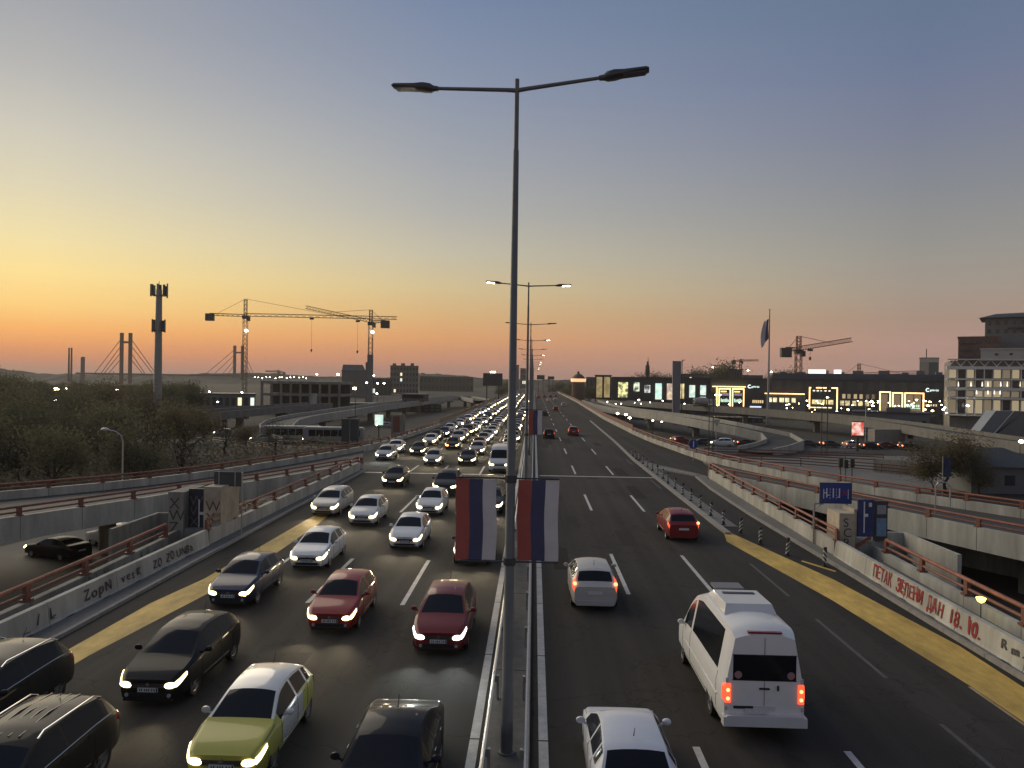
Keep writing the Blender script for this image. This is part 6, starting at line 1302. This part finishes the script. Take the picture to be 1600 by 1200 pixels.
build(MB().box(X_at(1172), X_at(1190), -.3, -.05, Z_at(636), Z_at(634)), 'blue_light', emis('blue_light', (.5, .6, 1), 1.6), t)
LOGO = emis('logo_white', (.8, 1, .92), 1.8)
def logo(t, x, z, s):
    me = text_mesh('galerija', s); me.materials.append(LOGO); link('logo_lettering', me, None, t, (x + s * 1.1, -.25, z), (R(90), 0, 0))
    vs = []; fs = []; n = 14
    for k in range(n + 1):
        a_ = R(50) + R(260) * k / n
        for rr in (.42, .68): vs.append((x + s * .5 + s * rr * math.cos(a_), -.25, z + s * .35 + s * rr * math.sin(a_)))
    for k in range(n): fs.append((2 * k, 2 * k + 2, 2 * k + 3, 2 * k + 1))
    build(MB().add(vs, fs), 'logo_mark', LOGO, t)
logo(t, X_at(1169), Z_at(605), 1.05)
# mall long body
Yl = 285
t, w, h = block('mall_long_body', 'long low dark mall building with gold-outlined doorways and a row of lit windows', 1200, 1482, 595, Yl, 70, FACADE, 'mall'); cxm = t.location.x; tl_ = t; X_at = lambda u: facing(tl_, u, 620, Yl); Z_at = lambda v: site(1340, v, Yl).z - GZ
build(MB().box(-w / 2, w / 2, 4, 60, h + .4, h + 2.6), 'roof_plant', mat('roof_blue_grey', (.085, .095, .12), .6, var=.12, scale=.2), t)
for u0, u1, v0 in ((1374, 1392, 611), (1394, 1411, 612), (1413, 1444, 612)): lit_frame(t, X_at(u0), X_at(u1), Z_at(642), Z_at(v0), .42)
build(MB().box(X_at(1414), X_at(1438), -.3, -.1, Z_at(636.5), Z_at(635.3)), 'lit_strip', emis('letters_mint', (.65, 1, .7), 1.0), t)
for q in range(7): build(MB().box(X_at(1414 + 3.4 * q), X_at(1416.4 + 3.4 * q), -.3, -.1, Z_at(634), Z_at(630.5)), 'lit_letter', emis('letters_mint', (.65, 1, .7), 1.0), t)
lit_frame(t, X_at(1264), X_at(1309), Z_at(641), Z_at(606), .42)
for q in range(5): build(MB().box(X_at(1270 + 6 * q), X_at(1273.5 + 6 * q), -.3, -.1, Z_at(612.5), Z_at(610.8)), 'lit_lamp', emis('lamp_strip', (1, .9, .7), 1.5), t)
for u0, u1 in ((1269, 1289), (1291, 1302)): build(MB().box(X_at(u0), X_at(u1), -.3, -.1, Z_at(633), Z_at(626)), 'lit_window', poster('shop_gold', (.75, .6, .25), (.4, .36, .2), 1.5, 1.2), t)
build(MB().box(X_at(1264), X_at(1300), -.4, -.1, Z_at(639), Z_at(637.6)), 'lit_strip', emis('strip_warm', (1, .85, .5), 1.6), t)
build(MB().box(X_at(1197), X_at(1258), -2.6, -.05, 0, Z_at(618)), 'low_wing', FACADE_G, t); build(MB().box(X_at(1196), X_at(1258), -2.9, -2.6, Z_at(618), Z_at(616.6)), 'lit_cornice', emis('frame_glow', (1.0, 0.62, 0.24), 3.0), t)
for u0, u1 in ((1203, 1207), (1209, 1215), (1219, 1226), (1228, 1234), (1238, 1244)): build(MB().box(X_at(u0), X_at(u1), -2.75, -2.62, Z_at(631), Z_at(624)), 'lit_window', poster('shop_pale%d' % (u0 % 3), (.95, .85, .5), (.6, .55, .3), 1.5, 1.0), t)
for u0, u1 in ((1313, 1319), (1321, 1328), (1332, 1338), (1341, 1348), (1352, 1358)): build(MB().box(X_at(u0), X_at(u1), -.3, -.1, Z_at(634), Z_at(626.5)), 'lit_window', poster('shop_amber%d' % (u0 % 3), (.7, .55, .25), (.3, .25, .15), 1.5, 1.2), t)
for u in range(1446, 1464, 4): build(MB().box(X_at(u), X_at(u + 2), -.3, -.1, Z_at(632), Z_at(629)), 'lit_letter', emis('letters_gold', (1, .72, .3), .9), t)
logo(t, X_at(1447), Z_at(609), 1.0)
for u0, u1 in ((1260, 1288), (1301, 1313)): build(MB().box(X_at(u0), X_at(u1), 10, 10.3, h + 2.7, h + 4.2), 'roof_sign', emis('roof_sign_glow', (.95, 1, .8), 1.6), t)
for k in range(34):
    x = -w / 2 + w * (k + .5) / 34; build(MB().box(x - w / 72, x + w / 72, -.06 - .05 * (k % 3), .0, Z_at(610), h - .1 - .3 * ((k * 7) % 3)), 'cladding_panel', mat('cladding%d' % (k % 4), [(.07, .073, .08), (.085, .087, .09), (.055, .058, .065), (.075, .078, .088)][k % 4], .5), t)
for k in range(9): x = -w / 2 + w * (k + .6) / 9 + rl.uniform(-2, 2); build(MB().box(x - rl.uniform(.8, 2), x + rl.uniform(.8, 2), 12, 15, h + 2.6, h + 2.6 + rl.uniform(.6, 1.5)), 'roof_unit', FACADE_G, t)
for u0 in (1218, 1226, 1236, 1316, 1324, 1334, 1343, 1353, 1362): build(MB().box(X_at(u0), X_at(u0 + 5), -.2, -.09, Z_at(623), Z_at(616)), 'shop_window', mat('shop_dim%d' % (u0 % 3), (.1, .09, .08), .3, emit=(1, .75, .45), es=[.12, .3, .5][u0 % 3]), t)
for u0 in (1376, 1396, 1416, 1428): build(MB().box(X_at(u0), X_at(u0 + 11), -.12, -.09, Z_at(641), Z_at(615)), 'entrance_glass', mat('entrance_glow%d' % (u0 % 2), (.06, .05, .05), .2, emit=(1, .7, .4), es=[.18, .4][u0 % 2]), t)
# mall forecourt building and grey wing under the viaduct
t, w, h = block('forecourt_building', 'grey two-storey building with small dark windows under the long viaduct', 1330, 1452, 646, 215, 14, FACADE_G, rows=2, cols=7, wfill=.35, hfill=.35, vb=692)
build(MB().box(-w * .05, w * .26, 1, 10, h + .4, h + 1.6), 'roof_hut', FACADE_G, t)
# banner tower, statue, flagpole
a, b = site(1051, 564, 240), site(1064, 625, 240); t = thing('banner_tower', 'tall narrow grey twisted panel tower in front of the lit posters', 'tower', ((a.x + b.x) / 2, 240, GZ)); w = b.x - a.x; h = a.z - GZ
build(MB().add([(-w * .4, 0, 0), (w * .4, .3, 0), (w * .4, 1, 0), (-w * .4, .8, 0), (-w / 2, -.3, h), (w / 2, .2, h), (w / 2, 1, h), (-w / 2, .6, h)], [(0, 1, 5, 4), (1, 2, 6, 5), (2, 3, 7, 6), (3, 0, 4, 7), (4, 5, 6, 7)]), 'panel', mat('panel_lilac', (.22, .21, .23), .6, var=.2, scale=.5, stretch=(4, 1, .2)), t); build(MB().tube([(w / 2 + .3, .5, 0), (w / 2 + .3, .5, h + .5)], .12, 6).tube([(w / 2 + .3, .5, h), (w / 2 + 1.2, .5, h + .5)], .08, 5), 'post', DARK, t)
a = site(1012, 557, 520); t = thing('monument', 'tall dark robed figure monument on a pedestal above the mall roof', 'monument', (a.x, 520, GZ)); h = a.z - GZ; MO = mat('bronze_dark', (.08, .05, .04), .6)
build(MB().lathe([(3.2, 0), (2.6, h * .35), (1.8, h * .52), (1.5, h * .6)], 12), 'pedestal', MO, t, True)
build(MB().lathe([(1.5, h * .6), (1.7, h * .66), (1.45, h * .74), (1.35, h * .8), (.55, h * .835), (.5, h * .845), (.62, h * .86), (.55, h * .885), (0, h * .9)], 12), 'figure', MO, t, True); build(MB().tube([(.9, -.5, h * .72), (.2, -.6, h * .98)], [.25, .12], 6), 'raised_sword', MO, t)
p = site(1203, 485, 250); bx = site(1200, 645, 250).x; t = thing('flagpole', 'tall grey flagpole in front of the mall', 'flagpole', (bx, 250, GZ)); h = p.z - GZ
build(MB().tube([(0, 0, 0), (0, 0, h)], [.45, .16], 10), 'pole', mat('pole_pale', (.3, .3, .3), .5), t, True); build(MB().lathe([(0, -.3), (.3, 0), (0, .3)], 8, c=(0, 0, h + .2)), 'finial', POLE, t)
fl = thing('hanging_flag', 'limp pale and dark flag drooping from the tall flagpole', 'flag', (bx, 250, GZ)); za, zb_ = site(1200, 498, 250).z - GZ, site(1192, 540, 250).z - GZ
for c_, (m_, q0, q1) in enumerate(((mat('flag_white', (.6, .58, .58), .8), .4, 1.0), (mat('flag_blue', (.07, .08, .17), .8), .2, .4), (mat('flag_red', (.3, .07, .06), .8), 0, .2))):
    vs = []; fs = []; n, m = 5, 10
    for j in range(m + 1):
        for i in range(n + 1):
            q = q0 + (q1 - q0) * i / n; f_ = j / m
            vs.append((-.25 - q * 2.6 * (.25 + .75 * math.sin(math.pi * min(1, f_ * .62 + .12))), .35 * math.sin(q * 9 + f_ * 4), za + (zb_ - za) * (f_ * (.72 + .28 * q) + q * .10)))
    for j in range(m):
        for i in range(n): k = j * (n + 1) + i; fs.append((k, k + 1, k + n + 2, k + n + 1))
    build(MB().add(vs, fs), 'flag_stripe', m_, fl, True)
# slender tower
t, w, h = block('office_tower', 'slender glass office tower with a pale top behind the mall', 1437, 1467, 560, 700, 16, mat('tower_blue', (.06, .09, .13), .3), 'tower'); build(MB().box(-w / 2 - .1, w / 2 + .1, -.3, 16.3, h - 3.5, h + .3), 'pale_top', mat('pale_cap', (.5, .48, .36), .6), t); build(MB().box(-w / 2 - .1, -w * .02, -.25, 15, 0, h - 3.6), 'pale_side', mat('pale_side', (.42, .38, .28), .6), t); build(MB().tube([(-w * .15, 6, h), (-w * .15, 6, h + 9)], .4, 6), 'aerial', DARK, t)
# white framed office building with truss
Yo = 235
a, b = site(1483, 562, Yo), site(1640, 556, Yo); t = thing('framed_office_building', 'white-framed office building with a roof truss and open floor bands', 'building', (a.x, Yo, GZ), R(-24)); w = (b.x - a.x) * .93; WF = mat('white_frame', (.72, .71, .66), .7, var=.1); Zo = lambda v: site(1540, v, Yo).z - GZ
build(MB().box(.5, w, 2.2, 26, 0, Zo(564)), 'core', mat('office_core', (.22, .21, .19), .5, var=.3, scale=.25), t)
for v0, v1, ov in ((573, 577.5, 0), (592, 594, .8), (606, 610, 0), (621, 623.5, 1.2), (648, 650, .5)): build(MB().box(-.6, w + 1, -ov, 2.6, Zo(v1), Zo(v0)), 'floor_band', WF, t)
build(MB().box(-.4, w + 1, -.4, 2.4, Zo(563), Zo(561.5)), 'truss_chord', WF, t)
n = 9
for k in range(n):
    x = w * k / n; dx = w / n; build(MB().tube([(x, .2, Zo(573)), (x + dx / 2, .2, Zo(562.5)), (x + dx, .2, Zo(573))], .16, 5), 'truss_diagonal', WF, t)
for k in range(13): build(MB().box(w * k / 12 - .12, w * k / 12 + .12, .1, .4, Zo(650), Zo(577)), 'mullion', WF, t)
for row, (v0, v1) in enumerate(((578, 591), (595, 605), (611, 620), (625, 646))):
    for k in range(12): build(MB().box(w * (k + .1) / 12, w * (k + .9) / 12, 2.1, 2.2, Zo(v1), Zo(v0)), 'window', rng.choice([WIN_D, mat('office_glow', (.2, .18, .14), .4, emit=(1, .8, .5), es=.34), mat('office_glow2', (.2, .18, .14), .4, emit=(1, .8, .5), es=.16)]), t)
for u, v in ((1494, 601), (1512, 601), (1528, 601), (1536, 601), (1554, 601), (1563, 601), (1581, 601), (1591, 601), (1520, 613), (1536, 613), (1545, 613), (1553, 613)): q = site(u, v, Yo + 1); build(MB().lathe([(.05, .9), (.18, -.4), (0, -.6)], 6, c=((q.x - a.x) * .95, 1.0, q.z - GZ)), 'pendant_lamp', emis('pendant', (1, .93, .75), 1.8), t)
# covered stairs
p0 = site(1520, 688, 190); p1 = site(1556, 642, 190)
t = thing('covered_stairway', 'sloping glass-roofed stairway in front of the framed office building', 'stairway', (p0.x, 190, GZ)); dx, dz = p1.x - p0.x, p1.z - p0.z; z0 = p0.z - GZ
sl = MB().add([(0, 0, z0), (3.0, 0, z0 - .6), (3.0 + dx + 1.2, 0, z0 + dz), (dx, 0, z0 + dz), (0, 4, z0), (3.0, 4, z0 - .6), (3 + dx + 1.2, 4, z0 + dz), (dx, 4, z0 + dz)], [(0, 1, 2, 3), (7, 6, 5, 4), (0, 3, 7, 4), (1, 5, 6, 2), (3, 2, 6, 7), (0, 4, 5, 1)])
build(sl, 'glass_roof', mat('stair_glass', (.16, .19, .21), .25), t); build(MB().add([(3, -.05, z0 - .6), (dx + 4.2, -.05, z0 + dz), (dx + 7, -.05, z0 + dz), (dx + 7, -.05, 0), (3, -.05, 0), (3, 4, z0 - .6), (dx + 4.2, 4, z0 + dz), (dx + 7, 4, z0 + dz), (dx + 7, 4, 0), (3, 4, 0)], [(0, 1, 2, 3, 4), (9, 8, 7, 6, 5), (1, 6, 7, 2)]), 'side_wall', FACADE_G, t); build(MB().tube([(3, -.15, z0 - .55), (dx + 4.2, -.15, z0 + dz + .05)], .12, 5), 'handrail', WF, t)
# apartment blocks behind
t, w, h = block('apartment_block', 'brown brick apartment block with balconies behind the framed office building', 1497, 1562, 528, 330, 20, BRICK, rows=3, cols=5, lit=.05, vb=562, wfill=.7, hfill=.5, roof=BRICK)
for r_ in range(3): build(MB().box(-w / 2 + 1, -w * .1, -1.2, 0, site(1520, 536 + 11 * r_, 330).z - GZ - .15, site(1520, 536 + 11 * r_, 330).z - GZ), 'balcony', FACADE, t)
t, w, h = block('apartment_tower', 'grey apartment tower with an overhanging dark roof at the picture edge', 1538, 1660, 497, 340, 24, FACADE_G, rows=2, cols=9, lit=.08, vb=522, wfill=.4, hfill=.5)
build(MB().add([(-w / 2 - 2.2, -2.5, h + .4), (w / 2 + 2, -2.5, h + .4), (w / 2 + 2, 26, h + .4), (-w / 2 - 2.2, 26, h + .4), (-w / 2 + 4, 3, h + 2.4), (w / 2, 3, h + 3), (w / 2, 20, h + 3), (-w / 2 + 4, 20, h + 2.4)], [(0, 1, 5, 4), (1, 2, 6, 5), (2, 3, 7, 6), (3, 0, 4, 7), (4, 5, 6, 7), (3, 2, 1, 0)]), 'overhanging_roof', DARK, t)
build(MB().box(-w * .2, w * .1, -1.6, 0, site(1590, 512, 340).z - GZ - .3, site(1590, 510.5, 340).z - GZ), 'balcony', DARK, t)
t, w, h = block('pale_block', 'pale flat-roofed block between the brick flats and the framed office building', 1531, 1660, 546, 280, 20, FACADE_L, roof=FACADE_L)
for u in (1557, 1580): q = site(u, 553, 280); xq = facing(t, u, 553, 280); build(MB().box(xq - .5, xq + .5, -.1, .02, q.z - GZ - .4, q.z - GZ + .4), 'window', WIN_D, t)
# trees and low blocks behind the mall
for k, (u, v, Y) in enumerate(((1028, 588, 560), (1040, 587, 560), (1120, 580, 600), (1128, 577, 600), (1224, 584, 520), (1234, 584, 520), (1215, 586, 520), (1095, 585, 640), (1006, 590, 540), (990, 590, 560))):
    p = site(u, v, Y); tree(p.x, Y, k % 4, (p.z - GZ) / [9, 8, 10, 6][k % 4], 'dark tree crown rising behind the mall roof', leaf=2, group='trees behind the mall')
t, w, h = block('office_block', 'dark office block above the mall entrance roof', 1138, 1160, 578, 520, 16, FACADE, rows=3, cols=5, lit=.1)
t, w, h = block('office_block', 'grey low block on the skyline between the mall entrance and the flagpole', 1160, 1192, 587, 540, 16, FACADE_G, rows=1, cols=6, lit=.3)
t, w, h = block('apartment_block', 'dark hillside block behind the row of lit posters', 1060, 1136, 585, 620, 16, FACADE, rows=2, cols=14, lit=.06)
t, w, h = block('apartment_block', 'dark low block right behind the domed tower', 916, 960, 590, 640, 16, FACADE, rows=2, cols=8, lit=.05)
for k, (x, Y) in enumerate(((26, 460), (33, 440), (41, 455), (22, 520), (29, 540), (16, 700), (24, 720), (-20, 640), (-28, 700), (-24, 560))): tree(x, Y, k % 4, 1.25, 'dark tree beside the far end of the highway', leaf=2, group='trees at the far end of the highway')
# tower cluster at the vanishing point
t, w, h = block('office_tower', 'small bluish tower at the far end of the highway', 813, 822, 576, 1100, 12, mat('tower_far', (.1, .11, .15), .5), 'tower', rows=4, cols=3, lit=.1); t, w, h = block('office_tower', 'small slim tower at the far end of the highway beside the bluish one', 806, 811, 571, 1150, 10, FACADE_G, 'tower')

# ------------------------------------------------------------------ evening haze
hz = MB().box(-2600, 2600, -55, 2060, -30, 80); ho = build(hz, 'haze', None) if False else link('haze', hz.mesh('haze'))
hm_ = bpy.data.materials.new('evening_haze'); hm_.use_nodes = True; ht = hm_.node_tree; ht.nodes.clear()
pv = ht.nodes.new('ShaderNodeVolumePrincipled'); pv.inputs['Color'].default_value = (.66, .60, .5, 1); pv.inputs['Density'].default_value = 0.0002; pv.inputs['Anisotropy'].default_value = .2
om = ht.nodes.new('ShaderNodeOutputMaterial'); ht.links.new(pv.outputs[0], om.inputs['Volume']); ho.data.materials.append(hm_); ho['kind'] = 'stuff'; ho['label'] = 'thin pale evening haze over the city'; ho['category'] = 'haze'
